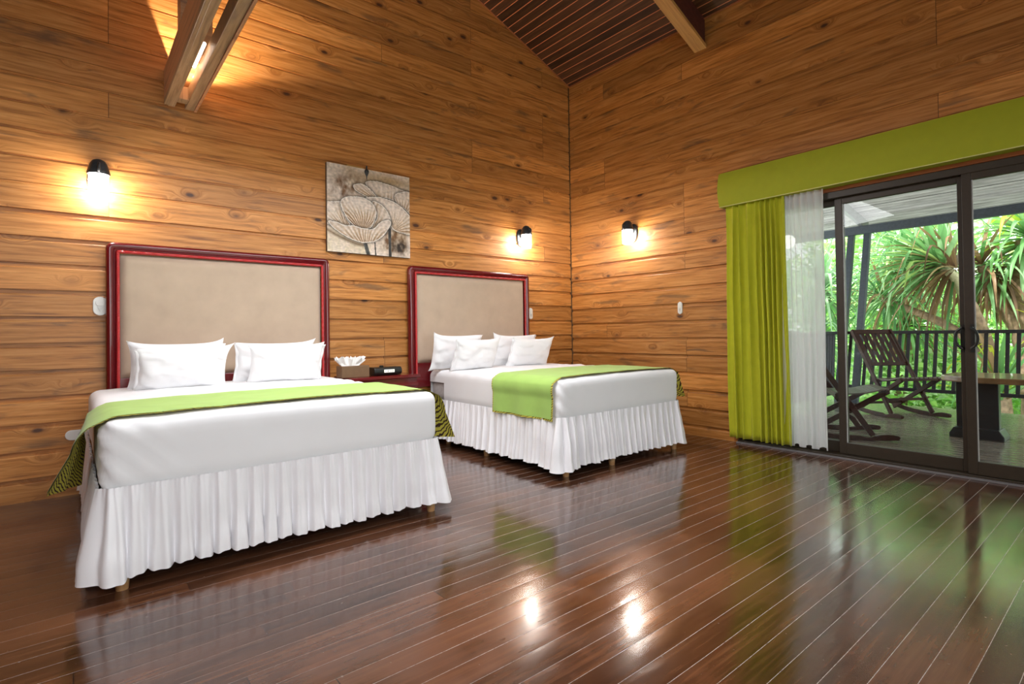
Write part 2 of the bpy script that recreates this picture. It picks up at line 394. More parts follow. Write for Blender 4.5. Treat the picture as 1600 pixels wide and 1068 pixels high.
def m_corr_fn():
    t = NT('corrugated_translucent_roofing'); o = t.obco()
    n = t.noise(t.vec(t.math('MULTIPLY', o[0], 6.), t.math('MULTIPLY', o[1], .8)), 2., 5, .6)
    c = t.ramp(n, [(.3,(.22,.21,.20)),(.6,(.46,.44,.43))])
    fx = t.math('FRACT', t.math('DIVIDE', o[0], .095)); vd = t.math('ABSOLUTE', t.math('SUBTRACT', fx, .5))  # shade of the corrugation relief, painted in as dark stripes
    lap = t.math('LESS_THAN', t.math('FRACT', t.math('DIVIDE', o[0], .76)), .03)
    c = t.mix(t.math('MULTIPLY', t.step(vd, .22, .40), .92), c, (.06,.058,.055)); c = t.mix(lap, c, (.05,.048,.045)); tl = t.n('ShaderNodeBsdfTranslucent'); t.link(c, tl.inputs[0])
    t.put(t.b.inputs['Base Color'], c); t.b.inputs['Roughness'].default_value = .5
    mx = t.n('ShaderNodeMixShader'); mx.inputs[0].default_value = .15; t.link(t.b.outputs[0], mx.inputs[1]); t.link(tl.outputs[0], mx.inputs[2]); t.link(mx.outputs[0], t.out.inputs[0])
    return t.m
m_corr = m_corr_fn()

# ------------------------------------------------------------------ room shell
XR, YL = 4.98, 4.83
XB, YB = -3.68, -4.0
EAVE, SL, XRG = 4.255, .405, .65
def ceil_z(x): return EAVE + SL*(XR-x) if x > XRG else EAVE + SL*(XR-XRG) - SL*(XRG-x)
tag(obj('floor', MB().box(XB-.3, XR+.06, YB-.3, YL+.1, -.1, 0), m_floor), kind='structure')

def siding(name, mat, b0, zmax, span, place, zmin=0.0, skip=None):
    """bevelled planks: flat face, sloped top edge, overhanging next plank"""
    mb = MB(); k = 0; g = .033; dep = .014
    while True:
        zb = b0+PP*k; k += 1
        z0 = max(zb, zmin); z1 = zb+PP; dep = .021 if zb < 1.85 else .011; g = .036 if zb < 1.85 else .020
        if z1 <= zmin: continue
        if z0 >= zmax: break
        for (a0, a1) in span(z0+.001, min(z1, zmax)):
            zt = min(z1-g, zmax); z1c = min(z1, zmax)
            pts = [(z0, 0), (max(zt, z0), 0), (min(max(zt, z0)+.005, z1c), -.003), (min(max(zt, z0)+.007, z1c), -dep), (z1c, -dep), (z1c, -.12), (z0, -.12)]
            vs = [place(a0, z, d) for z, d in pts]+[place(a1, z, d) for z, d in pts]
            mb.add(vs, [(i, (i+1) % 7, (i+1) % 7+7, i+7) for i in range(7)]+[(6,5,4,3,2,1,0),(7,8,9,10,11,12,13)])
    return obj(name, mb, mat)
def span_gable(z0, z1):
    zz = z0
    if zz <= EAVE: return [(XB, XR+.11)]
    w = (ceil_z(XRG)-zz)/SL
    return [(XRG-w, min(XR, XRG+w))] if w > 0 else []
tag(siding('wall_left', m_wall_l, P0, ceil_z(XRG)+.1, span_gable, lambda a, z, d: (a, YL-d, z)), kind='structure')
OY0, OY1, OZ = -2.2, 2.62, 2.235   # sliding door opening
def span_r(z0, z1):
    if z0 < OZ-.02: return [(YB, OY0), (OY1, YL+.11)]
    return [(YB, YL+.11)]
tag(siding('wall_right', m_wall_r, P0-.045, 4.35, span_r, lambda a, z, d: (XR-d, a, z)), kind='structure')
mb = MB()
for sx, ex in ((XRG, XR+.12), (XRG, XB-.12)):
    za, zb_ = ceil_z(XRG), ceil_z(ex) if ex > XRG else EAVE+SL*(XR-XRG)-SL*(XRG-ex)
    mb.add([(sx,YB,za),(ex,YB,zb_),(ex,YL+.1,zb_),(sx,YL+.1,za),(sx,YB,za+.06),(ex,YB,zb_+.06),(ex,YL+.1,zb_+.06),(sx,YL+.1,za+.06)],
           [(0,1,2,3),(7,6,5,4),(0,4,5,1),(1,5,6,2),(2,6,7,3),(3,7,4,0)])
tag(obj('ceiling', mb, m_ceil), kind='structure')
# walls the viewer stands between (never in view): solid left side, rear wall with a wide window opening
mb = MB().box(XB-.12, XB, YB, YL, 0, EAVE-.3)
tag(obj('wall_side', mb, m_wall_r), kind='structure')
mb = MB().box(XB, XR, YB-.12, YB, 0, .6).box(XB, XR, YB-.12, YB, 2.2, 4.2).box(XB, -.6, YB-.12, YB, .6, 2.2).box(3.6, XR, YB-.12, YB, .6, 2.2)
mb.prism([(XB, 4.2), (XR, 4.2), (XRG, ceil_z(XRG))], lambda x, z: (x, YB-.12, z), lambda x, z: (x, YB, z))
tag(obj('wall_rear', mb, m_wall_l), kind='structure')
# dark shrinkage gap in the corner, and bead under the ceiling edge
mb = MB().box(XR-.016, XR+.01, YL-.004, YL+.01, 0, EAVE)
tag(obj('trim_1', mb, plain('corner_gap', (.10,.05,.02), .9, var=.5, sc_=12)), kind='structure')
mb = MB().bar((XR, YL-.012, EAVE+.0), (XRG, YL-.012, ceil_z(XRG)), .016, .014).bar((XR-.01, YL, EAVE-.004), (XR-.01, YB, EAVE-.004), .014, .012)
tag(obj('trim_2', mb, plain('orange_ceiling_bead', (.40,.14,.05), .5)), kind='structure')

# ------------------------------------------------------------------ exposed timbers
t = thing('rafter_beam', 'yellow pine roof rafter crossing the dark ceiling, its end on the right wall', 'beam', (XR, 2.95, 3.95))
mb = MB(); zr = lambda x: 3.95+SL*(XR-x)
for (y0, y1, d, nm, mt) in ((2.885, 3.02, .035, 'bottom_board', m_rafter), (2.90, 3.005, .30, 'rafter_web', m_rafter_side)):
    q = MB(); lo = 0 if nm == 'bottom_board' else .035
    q.add([(XR,y0,zr(XR)+lo),(XRG,y0,zr(XRG)+lo),(XRG,y1,zr(XRG)+lo),(XR,y1,zr(XR)+lo),
           (XR,y0,zr(XR)+lo+d),(XRG,y0,zr(XRG)+lo+d),(XRG,y1,zr(XRG)+lo+d),(XR,y1,zr(XR)+lo+d)],
          [(0,1,2,3),(7,6,5,4),(0,4,5,1),(1,5,6,2),(2,6,7,3),(3,7,4,0)])
    obj(nm, q, mt, t)
t = thing('roof_truss_beam', 'pale double timber beam with a gap, high on the left wall', 'beam', (.655, 4.83, 2.87))
obj('side_board', MB().box(.548, .568, .6, YL, 2.885, 3.14), m_beam, t, bevel=.003)
obj('side_strip', MB().box(.545, .57, .6, YL-.02, 2.865, 2.905), m_beamgrey, t, bevel=.003)
obj('beam_member', MB().box(.57, .618, .6, YL, 2.868, 3.13), m_beamgrey, t, bevel=.004)
obj('beam_member', MB().box(.685, .745, .6, YL, 2.868, 2.985), m_beamgrey, t, bevel=.004)
obj('side_board', MB().box(.747, .765, .6, YL, 2.86, 2.99), m_beam, t, bevel=.003)
obj('spacer_block', MB().box(.618, .685, YL-.19, YL-.10, 2.872, 2.97), m_beamgrey, t, bevel=.003)
obj('king_post', MB().box(.56, .75, 4.10, 4.235, 2.99, 5.6), m_beam, t, bevel=.004)
u = thing('uplight_fitting', 'slim lit tube lamp hidden in the gap of the truss beam', 'lamp', (.655, 4.4, 2.95))
obj('lamp_tube', MB().tube([(.655, 3.85, 2.955), (.655, 4.22, 2.955)], .012, 10), m_uplight, u, smooth=True)
sp = bpy.data.lights.new('uplight', 'SPOT'); sp.energy = 90; sp.color = (1,.84,.74); sp.spot_size = radians(150); sp.spot_blend = .2; sp.shadow_soft_size = .006
spo = bpy.data.objects.new('uplight', sp); COL.objects.link(spo); spo.location = (.668, 4.45, 2.975); spo.rotation_euler = (pi, 0, 0)

# ------------------------------------------------------------------ sliding door
XD = XR+.02
door = bpy.data.objects.new('door_1', None); COL.objects.link(door); door.location = (XD, OY1, 0); ROOT['door_1'] = Vector((XD, OY1, 0)); tag(door, kind='structure')
fr = MB().box(XD-.05, XD+.09, OY0, OY1, 0, .028).box(XD-.03, XD+.09, OY0, OY1, 2.185, OZ+.005).box(XD-.03, XD+.09, OY1-.04, OY1, .028, 2.185).box(XD-.03, XD+.09, OY0, OY0+.04, .028, 2.185)
obj('frame', fr, m_alu, door, bevel=.003)
def sash(y0, y1, x, hside):
    q = MB().box(x-.018, x+.018, y0, y0+.055, .03, 2.185).box(x-.018, x+.018, y1-.055, y1, .03, 2.185)
    q.box(x-.018, x+.018, y0+.055, y1-.055, .03, .125).box(x-.018, x+.018, y0+.055, y1-.055, 2.135, 2.185)
    s = obj('sash', q, m_alu, door, bevel=.003)
    obj('pane', MB().box(x-.003, x+.003, y0+.055, y1-.055, .125, 2.135), m_glass, s)
    obj('gasket', MB().box(x-.008, x-.003, y1-.062, y1-.055, .125, 2.135), plain('pale_gasket', (.55,.55,.52), .5), s)
    if hside is not None:
        yh = hside; b = 1 if yh > (y0+y1)/2 else 1
        h = MB()
        sg = 1 if yh < .93 else -1
    return s
s1 = sash(.885, 1.755, XD+.035, None)
s2 = sash(-.02, .905, XD-.012, None)
s3 = sash(1.70, 2.58, XD+.07, None)
s4 = sash(-2.16, -.0, XD+.045, None)
def dhandle(par, x, y, sg):
    pts = [(x, y, .93)]+[(x-.045, y+sg*.035*sin(pi*i/8)**.6, .93+.145*i/8) for i in range(9)]+[(x, y, 1.075)]
    h = MB().tube(pts, .009, 8); h.box(x-.004, x+.004, y-.012, y+.012, .90, 1.10)
    obj('handle', h, m_black, par, smooth=True)
dhandle(s1, XD+.012, .925, 1); dhandle(s2, XD-.034, .86, -1)
tag(obj('trim_3', MB().box(XR-.022, XR+.02, OY0-.1, OY1, OZ+.005, OZ+.075), m_header, bevel=.003), kind='structure')
tag(obj('trim_4', MB().box(XR-.06, XR+.02, OY0, OY1, 0, .014), plain('grey_sill_strip', (.16,.15,.15), .4), bevel=.002), kind='structure')

# ------------------------------------------------------------------ cornice box, curtains
t = thing('window_valance', 'lime green padded valance box above the sliding door', 'valance', (4.9, 2.7, 2.27))
def val(u_, v_):
    a = -pi/2+pi*v_; return None
mb = MB(); prof = []
for i in range(9):
    v_ = i/8; prof.append((.018*sin(pi*v_), 2.27+.322*v_))
X0, Y1v, Y0v = 4.84, 2.70, -2.0
ring = []
for b_, z_ in prof: ring.append([(XR-.012, Y1v+b_, z_), (X0-b_*.2, Y1v+b_, z_), (X0-b_, Y1v-.03, z_), (X0-b_, Y0v, z_), (XR-.012, Y0v, z_)])
for r_ in ring: mb.v += r_
for i in range(8):
    for j in range(4):
        a = i*5+j; mb.f.append((a, a+1, a+6, a+5))
mb.f.append(tuple(range(4, -1, -1))); mb.f.append(tuple(40+i for i in range(5)))
obj('padded_fascia', mb, m_lime, t, smooth=True, angle=50)
obj('piping', MB().tube([(XR-.02, Y1v-.0, 2.269), (X0-.002, Y1v, 2.269), (X0-.002, Y0v, 2.269)], .0035, 6), m_piping, t, smooth=True)

def curtain(y0, y1, xc, z0, z1, nf, amp, seed, lean=0., hemwave=0., gather=.5):
    rnd = random.Random(seed); ph = rnd.random()*6; wv = [rnd.uniform(.6, 1.5) for _ in range(nf+2)]
    cum = [0]
    for w_ in wv: cum.append(cum[-1]+w_)
    def phase(u_):
        s_ = u_*(nf); i = int(s_); f_ = s_-i; return 2*pi*(cum[i]+(cum[i+1]-cum[i])*f_)/ (cum[nf]/nf)
    def fn(u_, v_):
        z = z1+(z0-z1)*v_
        p_ = phase(min(u_, .9999))
        sk = .25*fbm(u_*5, v_*2.2, seed, 2)
        a = amp*(gather+(1-gather)*min(1, v_*3))*(.75+.5*fbm(u_*9, v_*.8, seed+3, 2))
        y = y1+(y0-y1)*u_ + lean*v_*(u_) + a*.55*cos(p_+sk*3)
        x = xc + a*sin(p_+sk*3) + .012*fbm(u_*3, v_*2, seed+9)
        return (x, y, z + (hemwave*sin(p_*.5+1.) + .006*u_*0)*v_**8)
    return MB().grid(fn, nf*16, 40)
t = thing('curtain', 'lime green pleated curtain hanging at the left end of the door', 'curtain', (4.89, 2.38, .06))
obj('curtain_drape', curtain(2.11, 2.655, 4.895, .055, 2.40, 9, .040, 4, lean=-.035), m_limec, t, smooth=True, solid=.003, angle=80)
t = thing('sheer_curtain', 'white sheer curtain hanging between the lime curtain and the glass', 'curtain', (4.90, 1.95, .07))
obj('sheer_drape', curtain(1.80, 2.15, 4.915, .065, 2.40, 7, .022, 11, hemwave=.014), m_sheer, t, smooth=True, angle=80)

# ------------------------------------------------------------------ wall lamps
def sconce(x, y, z, nrm, label):
    """nrm: direction out of the wall ('y' = -y, 'x' = -x); z = middle of the shade"""
    t = thing('wall_lamp', label, 'wall lamp', (x, y, z), 0, 'black cast iron wall lamps with white glass shades')
    def W(a, d, h): return (x+a, y-d, z+h) if nrm == 'y' else (x-d, y-a, z+h)
    def sweep(prof, d0, n=24):
        q = MB(); b = 0
        for r, h in prof:
            for k in range(n): q.v.append(W(cos(2*pi*k/n)*r, d0+sin(2*pi*k/n)*r, h))
        for i in range(len(prof)-1):
            for k in range(n): q.f.append((i*n+k, i*n+(k+1) % n, (i+1)*n+(k+1) % n, (i+1)*n+k))
        q.f.append(tuple(reversed(range(n)))); q.f.append(tuple((len(prof)-1)*n+k for k in range(n)))
        return q
    q = MB(); n = 28
    for sc2, dd in ((1, 0.), (1, .012), (.86, .024), (.80, .026)):
        for k in range(n): q.v.append(W(.062*sc2*cos(2*pi*k/n), dd, .055+.105*sc2*sin(2*pi*k/n)))
    for i in range(3):
        for k in range(n): q.f.append((i*n+k, i*n+(k+1) % n, (i+1)*n+(k+1) % n, (i+1)*n+k))
    q.f.append(tuple(3*n+k for k in range(n)))
    obj('wall_plate', q, m_iron, t, smooth=True)
    D = .115
    obj('lamp_cap', sweep([(.066,.074),(.069,.085),(.064,.10),(.060,.115),(.050,.150),(.036,.172),(.018,.182),(.004,.184)], D), m_iron, t, smooth=True)
    obj('arm', MB().tube([W(0,.015,.06), W(0,.05,.075), W(0,.085,.11)], .026, 12), m_iron, t, smooth=True)
    hk = [W(0, D+.055+.030*cos(a_), .115+.030*sin(a_)) for a_ in [radians(-110+i*24) for i in range(12)]]
    obj('scroll_hook', MB().tube(hk, [.010-.0004*i for i in range(12)], 8), m_iron, t, smooth=True)
    obj('glass_shade', sweep([(.050,-.078),(.056,-.070),(.058,0.),(.057,.080)], D), m_shade, t, smooth=True)
    return t
sconce(.145, YL, 2.155, 'y', 'black wall lamp with lit white glass shade above the nearer bed, left of the painting')
sconce(4.115, YL, 2.155, 'y', 'black wall lamp with lit white shade on the plank wall above the far headboard')
sconce(XR, 3.83, 2.155, 'x', 'black wall lamp with lit white shade on the right wall, beside the lime valance')

# ------------------------------------------------------------------ switches and socket
def plate(name, cat, c, nrm, w, h, label, kind):
    t = thing(name, label, cat, c)
    def W(a, d, hh): return (c[0]+a, c[1]-d, c[2]+hh) if nrm == 'y' else (c[0]-d, c[1]-a, c[2]+hh)
    def pill(w, h, d0, d1, a0=0, h0=0, n=10):
        r = min(w, h)/2; pts = []
        for k in range(4*n):
            a = 2*pi*k/(4*n)+pi/(4*n); cx = (w/2-r)*(1 if cos(a) > 0 else -1); cz = (h/2-r)*(1 if sin(a) > 0 else -1)
            pts.append((a0+cx+r*cos(a), h0+cz+r*sin(a)))
        return MB().prism(pts, lambda a, z: W(a, d0, z), lambda a, z: W(a, d1, z))
    obj('cover_plate', pill(w, h, 0, .012), m_plate, t, bevel=.004)
    if kind == 'switch':
        obj('rocker', pill(w*.66, h*.36, .011, .017, 0, h*.17), m_plate, t, bevel=.002)
        obj('rocker', MB().prism([(-w*.2, -.005), (w*.2, -.005), (0, -h*.30)], lambda a, z: W(a, .011, z), lambda a, z: W(a, .018, z)), m_plate2, t, bevel=.001)
    else:
        obj('outlet_face', pill(w*.34, h*.7, .011, .015, w*.13), m_plate2, t, bevel=.001)
        for a, z in ((-.008, .008), (.008, .008), (0, -.010)):
            obj('contact_hole', MB().box(*(c[0]+w*.13+a-.0025, c[0]+w*.13+a+.0025), c[1]-.0165, c[1]-.014, c[2]+z-.005, c[2]+z+.005), m_dark, t)
    return t
plate('light_switch', 'switch', (.155, YL, 1.315), 'y', .082, .135, 'white oval switch plate beside the left edge of the nearer headboard', 'switch')
plate('light_switch', 'switch', (4.262, YL, 1.315), 'y', .06, .135, 'white switch plate partly hidden behind the right edge of the far headboard', 'switch')
plate('light_switch', 'switch', (XR, 3.24, 1.325), 'x', .055, .13, 'small white oval switch on the right wall, left of the curtain', 'switch')
plate('wall_socket', 'socket', (.035, YL, .415), 'y', .15, .07, 'white horizontal socket plate low on the wall beside the nearer bed', 'socket')

# ------------------------------------------------------------------ headboards
def headboard(x0, x1, label):
    t = thing('headboard', label, 'headboard', ((x0+x1)/2, 4.79, 0), 0, 'tan upholstered headboards in red frames')
    zt = 1.775; w = .062
    # moulded frame swept along an inverted U; profile (offset inwards, depth towards the room)
    prof = [(0, 0), (0, .030), (.008, .046), (.022, .052), (.034, .050), (.044, .040), (.050, .046), (w, .040), (w, 0)]
    def path(off):
        R_ = max(.05-off, .010); pts = []
        a0, a1, tz = x0+off, x1-off, zt-off
        pts += [(a0, 0), (a0, .35), (a0, .7), (a0, tz-R_)]
        for i in range(1, 9): a = pi-pi/2*i/8; pts.append((a0+R_+R_*cos(a), tz-R_+R_*sin(a)))
        for i in range(0, 8): a = pi/2-pi/2*i/8; pts.append((a1-R_+R_*cos(a), tz-R_+R_*sin(a)))
        pts += [(a1, tz-R_), (a1, .7), (a1, .35), (a1, 0)]
        return pts
    q = MB(); n = None
    for o_, d in prof:
        P_ = path(o_); n = len(P_); q.v += [(x, YL-.03-d, z) for x, z in P_]
    for i in range(len(prof)-1):
        for k in range(n-1): q.f.append((i*n+k, (i+1)*n+k, (i+1)*n+k+1, i*n+k+1))
    q.f.append(tuple(i*n for i in range(len(prof)))); q.f.append(tuple(i*n+n-1 for i in reversed(range(len(prof)))))
    obj('frame', q, m_mahog, t, smooth=True, angle=50)
    # twisted rope moulding
    ox = .070; ax0, ax1, az = x0+ox, x1-ox, zt-ox; q = MB()
    line = [(ax0, .66)]; 
    def seg(a, b):
        L = sqrt((b[0]-a[0])**2+(b[1]-a[1])**2); n = int(L/.0045); return [(a[0]+(b[0]-a[0])*i/n, a[1]+(b[1]-a[1])*i/n) for i in range(1, n+1)]
    line += seg((ax0, .66), (ax0, az)) + seg((ax0, az), (ax1, az)) + seg((ax1, az), (ax1, .66))
    for st in (0, 1, 2):
        pts = []
        for i, (x, z) in enumerate(line):
            a = i*.0045/.030*2*pi+st*2*pi/3
            j = min(i+1, len(line)-1); dx, dz = line[j][0]-line[j-1][0], line[j][1]-line[j-1][1]; L = sqrt(dx*dx+dz*dz) or 1
            pts.append((x-dz/L*.0055*cos(a), YL-.078-.0055*sin(a), z+dx/L*.0055*cos(a)))
        q.tube(pts, .0060, 6)
    obj('rope_moulding', q, m_rope, t, smooth=True)
    obj('lower_rail', MB().box(x0+.06, x1-.06, YL-.075, YL-.03, .55, .795), m_mahog, t, bevel=.006)
    def pad(u_, v_):
        x = x0+.078+(x1-x0-.156)*u_; z = .795+(1.695-.795)*v_
        e = min(1, min(u_, 1-u_)*(x1-x0)/.05)*min(1, min(v_, 1-v_)*.9/.05); e = sqrt(max(0, e))
        return (x, YL-.045-.040*e-.003*fbm(x*4, z*4), z)
    q = MB().grid(pad, 60, 40)
    obj('upholstered_panel', q, m_tan, t, smooth=True, angle=80)
    return t
headboard(.185, 1.795, 'tall tan headboard in a red lacquered rope-edged frame behind the nearer bed')
headboard(2.595, 4.185, 'tan headboard with red rounded frame behind the far bed, nearest the room corner')

# ------------------------------------------------------------------ beds
def bed(x0, x1, y0, y1, label, legs, hemleft):
    cx = (x0+x1)/2
    t = thing('bed', label, 'bed', (cx, (y0+y1)/2, 0), 0, 'double beds with white skirts')
    obj('mattress', MB().rbox(x0+.03, x1-.03, y0+.035, y1-.01, .43, .695, .06, .12), m_mattress, t, smooth=True, angle=80)
    obj('box_spring', MB().rbox(x0+.03, x1-.03, y0+.03, y1, .13, .43, .02, .3), m_mattress, t, smooth=True, angle=80)
    for lx, ly in legs:
        l = obj('leg', MB().lathe([(.026,.03),(.029,.06),(.034,.13)], (lx, ly, 0), 16), m_legwood, t, smooth=True)
        obj('foot_cap', MB().lathe([(.023,0),(.026,.03)], (lx, ly, 0), 16), m_brass, l, smooth=True)
    # gathered skirt on three sides
    r = .05; segs = []; pts = []
    def P_(s_):  # perimeter point and outward normal
        L1 = y1-y0-r; La = pi/2*r; L2 = x1-x0-2*r
        if s_ < L1: return (x0, y1-s_), (-1, 0), 0
        s_ -= L1
        if s_ < La: a = s_/r; return (x0+r-r*cos(a), y0+r-r*sin(a)), (-cos(a), -sin(a)), 1
        s_ -= La
        if s_ < L2: return (x0+r+s_, y0), (0, -1), 0
        s_ -= L2
        if s_ < La: a = s_/r; return (x1-r+r*sin(a), y0+r-r*cos(a)), (sin(a), -cos(a)), 1
        s_ -= La
        return (x1, y0+r+s_), (1, 0), 0
    LT = 2*(y1-y0-r)+pi*r+(x1-x0-2*r); c1 = y1-y0-r+pi/4*r; c2 = LT-c1
    sd = x0*7
    def fn(u_, v_):
        s_ = u_*LT; (px, py), (nx, ny), k = P_(s_)
        ph = 2*pi*(s_/.082 + .9*fbm(s_*1.9, sd, 0, 2) + .10*fbm(s_*5, sd, v_*1.2, 2)*v_)
        w = sin(ph)+.35*sin(2*ph+1.2+2*fbm(s_*2, sd, 7))+.18*sin(3*ph+.4)
        amp = (.004+.025*v_**.8)*(.6+1.1*abs(fbm(s_*2.3, sd+4, v_*.5, 2)))
        fine = .0030*sin(2*pi*s_/.019+3*fbm(s_*5, sd, 0))*exp(-v_*5)
        cor = exp(-((s_-c1)/.10)**2)+exp(-((s_-c2)/.10)**2)
        out = .006+.022*v_**1.1+.05*cor*v_+amp*w+fine+.010*fbm(s_*1.5, v_*2, sd)*v_
        tx, ty = ny, -nx; tw = amp*.45*cos(ph)*v_
        z = .447+(.072-.447)*v_ + (.010*fbm(s_*3, 2, sd)-.012*cor+.006*sin(ph*.5))*v_
        return (px+nx*out+tx*tw, py+ny*out+ty*tw, z)
    obj('bed_skirt', MB().grid(fn, int(LT/.005), 16), m_skirt, t, smooth=True, angle=100)
    # white cover pulled over the mattress
    def cf(w):
        x, y, z = w
        top = max(0, min(1, (z-.60)/.1)); n1 = fbm(x*3, y*3, z*3, 3)
        cr = .006*sin((y-4.0+.05*sin(x*2+sd))*2*pi/.20)*exp(-((y-4.02)/.26)**2)*top
        side = 1-top
        corner = exp(-((x-x0)**2+(y-y0)**2)/.06)
        wr = corner*(.006*sin((z*1.0+abs(x-x0)*.9-abs(y-y0)*.5+.04*n1)*62)+.004*n1)
        low = max(0, min(1, (.475-z)/.03)); inw = .010*low*low
        nx = (-1 if x < x0+.05 else (1 if x > x1-.05 else 0)); ny = -1 if y < y0+.05 else 0
        return (x+nx*(wr+.004*n1-inw), y+ny*(wr+.004*n1-inw), z+.006*n1*top+cr+.010*sin(pi*(x-x0)/(x1-x0))*top)
    q = MB().rbox(x0, x1, y0, y1+.0, .375, .728, .062, .030, cf)
    if hemleft:  # on this side the cover stops short near the headboard
        keep = []
        for f_ in q.f:
            c = [sum(q.v[i][k] for i in f_)/len(f_) for k in range(3)]
            if c[0] < x0+.03 and c[1] > 4.43 and c[2] < .60: continue
            keep.append(f_)
        q.f = keep
    obj('white_cover', q, m_sheet, t, smooth=True, angle=80)
    return t
bed(.085, 1.745, 2.845, 4.74, 'nearer double bed in white with a long gathered skirt, at left', [(.165,2.875),(1.70,2.875),(.165,4.5),(1.70,4.5),(.165,3.75),(1.70,3.75)], False)
bed(2.785, 4.335, 2.845, 4.74, 'far double bed in white, against the wall near the room corner', [(2.87,2.875),(4.27,2.875),(2.84,3.83),(4.27,3.83),(3.40,2.875),(2.87,4.5),(4.27,4.5)], True)

# ------------------------------------------------------------------ throws
def throw(x0, x1, ya, yb, dropl, dropr, label, flL, flR):
    t = thing('bed_runner', label, 'bed runner', ((x0+x1)/2, (ya+yb)/2, .73), 0, 'lime green bed runners with tiger striped lining')
    r = .06; zt = .738
    def prof(s_):
        """s from -dropl .. width .. +dropr ; returns x,z, side, drop distance"""
        W_ = x1-x0
        if s_ < 0: return None
    nL, nT, nR = 16, 46, 16
    def cloth(off, ext):
        cols = []
        for i in range(nL, 0, -1):
            d = (dropl+ext)*i/nL; cols.append(('L', d))
        for i in range(nT+1): cols.append(('T', i/nT))
        for i in range(1, nR+1): cols.append(('R', (dropr+ext)*i/nR))
        def pt(i, j):
            k, d = cols[i]; v_ = j/18; y = ya-ext+(yb-ya+2*ext)*v_; fr_ = 1-v_
            bump_ = .010*sin(pi*v_)
            if k == 'T':
                x = x0+r*.3+(x1-x0-r*.6)*d; e = min(d, 1-d)*(x1-x0); z = zt-.018*max(0, 1-e/.06)**2+.010*sin(pi*d)
                yy = y+.012*fbm(x*2.5, v_*1.5, x0, 2); z += .004*fbm(x*5, y*5, 1, 2)
                return (x, yy, z+off)
            sgn = -1 if k == 'L' else 1; xe = x0 if k == 'L' else x1; fl = flL if k == 'L' else flR
            q = d/(dropl if k == 'L' else dropr)
            f0, f1, dy, cut = fl   # flare at the front, at the back, sideways swing in y, extra drop at front
            out = (f0*fr_+f1*v_)*q**.85+.014*sin(pi*min(1, q*2.2))*1.0
            out += .012*sin(v_*13+x0*3)*q
            z = zt-.02-d*(1+cut*fr_)
            return (xe+sgn*(out+.010+off), y+dy*q*fr_+.01*q*sin(v_*5), z)
        q = MB(); n = len(cols)
        for j in range(19):
            for i in range(n): q.v.append(pt(i, j))
        for j in range(18):
            for i in range(n-1):
                a = j*n+i; q.f.append((a, a+1, a+n+1, a+n))
        return q
    obj('green_face', cloth(.0060, 0), m_green, t, smooth=True, angle=80)
    obj('tiger_lining', cloth(.0025, .014), m_tiger, t, smooth=True, angle=80)
    return t
throw(.085, 1.745, 2.905, 3.56, .37, .37, 'green runner with tiger striped lining across the foot of the nearer bed', (.15, .03, .02, -.26), (.14, .03, .02, -.22))
throw(2.785, 4.335, 2.90, 3.62, .285, .25, 'green runner draped flat down the left side of the far bed', (.012, .012, .0, .0), (.17, .05, .03, .0))

# ------------------------------------------------------------------ pillows
def pillow(c, w, h, th, lean, yaw, label, seed, grp):
    rnd = random.Random(seed)
    t = thing('pillow', label, 'pillow', c, 0, grp)
    R_ = Matrix.Rotation(yaw, 3, 'Z') @ Matrix.Rotation(-lean, 3, 'X')
    cor = {(a, b): (rnd.uniform(.0, .035), rnd.uniform(-.01, .04)) for a in (-1, 1) for b in (-1, 1)}
    def side(sg):
        def fn(u_, v_):
            a, b = u_*2-1, v_*2-1
            ea, eb = 1-abs(a)**3.2, 1-abs(b)**2.6
            T = th/2*(max(ea, 0)**.5)*(max(eb, 0)**.5)*(1.-.25*(b > 0)*b)
            px = 1-.055*(1-b*b)*abs(a)**3; pz = 1-.075*(1-a*a)*abs(b)**3
            k = (1 if a > 0 else -1, 1 if b > 0 else -1); cw = (abs(a)*abs(b))**6
            x = a*w/2*px+k[0]*cor[k][0]*cw; z = (b*h/2*pz+k[1]*cor[k][1]*cw*(1 if b > 0 else .2))+h/2
            n_ = fbm(a*2+seed, b*2, sg, 3)
            wr = .007*sin(9*(a*.6+b)+seed+3*n_)*(abs(a)**3+abs(b)**3)*min(1, ea*2)*min(1, eb*2)
            y = sg*(T+n_*.008*min(1, ea*3)*min(1, eb*3)+wr)
            return Vector(c)+R_ @ Vector((x, y, z))
        return fn
    q = MB().grid(side(-1), 40, 28); q.grid(side(1), 40, 28)
    o = obj('pillowcase', q, m_white, t, smooth=True, angle=100)
    # open end hem of the pillowcase
    def hem(u_, v_):
        b = u_*2-1; s_ = rnd0
        return Vector(c)+R_ @ Vector((s_*(w/2*(1-.055*(1-b*b))-.02+.035*v_), .006*sin(b*9+seed), b*h/2*.93+h/2))
    rnd0 = 1 if seed % 2 else -1
    obj('case_hem', MB().grid(hem, 20, 3), m_white, t, smooth=True, angle=100, solid=.004)
    return t
g1 = 'white pillows against the nearer headboard'; g2 = 'white pillows against the far headboard'
zb_ = .725
pillow((.585, 4.56, zb_), .58, .335, .13, radians(-16), 0, 'white pillow at the back of the left stack on the nearer bed', 3, g1)
pillow((.60, 4.40, zb_), .55, .315, .14, radians(-24), .02, 'white pillow in front of the left stack on the nearer bed', 4, g1)
pillow((1.255, 4.56, zb_), .58, .325, .13, radians(-16), .0, 'white pillow at the back of the right stack on the nearer bed', 6, g1)
pillow((1.29, 4.40, zb_), .54, .325, .14, radians(-24), -.03, 'white pillow in front of the right stack on the nearer bed', 7, g1)
pillow((2.98, 4.56, zb_), .56, .36, .13, radians(-14), .0, 'white pillow at the back of the left stack on the far bed', 9, g2)
pillow((3.08, 4.38, zb_), .54, .33, .14, radians(-22), .08, 'white pillow in front of the left stack on the far bed', 12, g2)
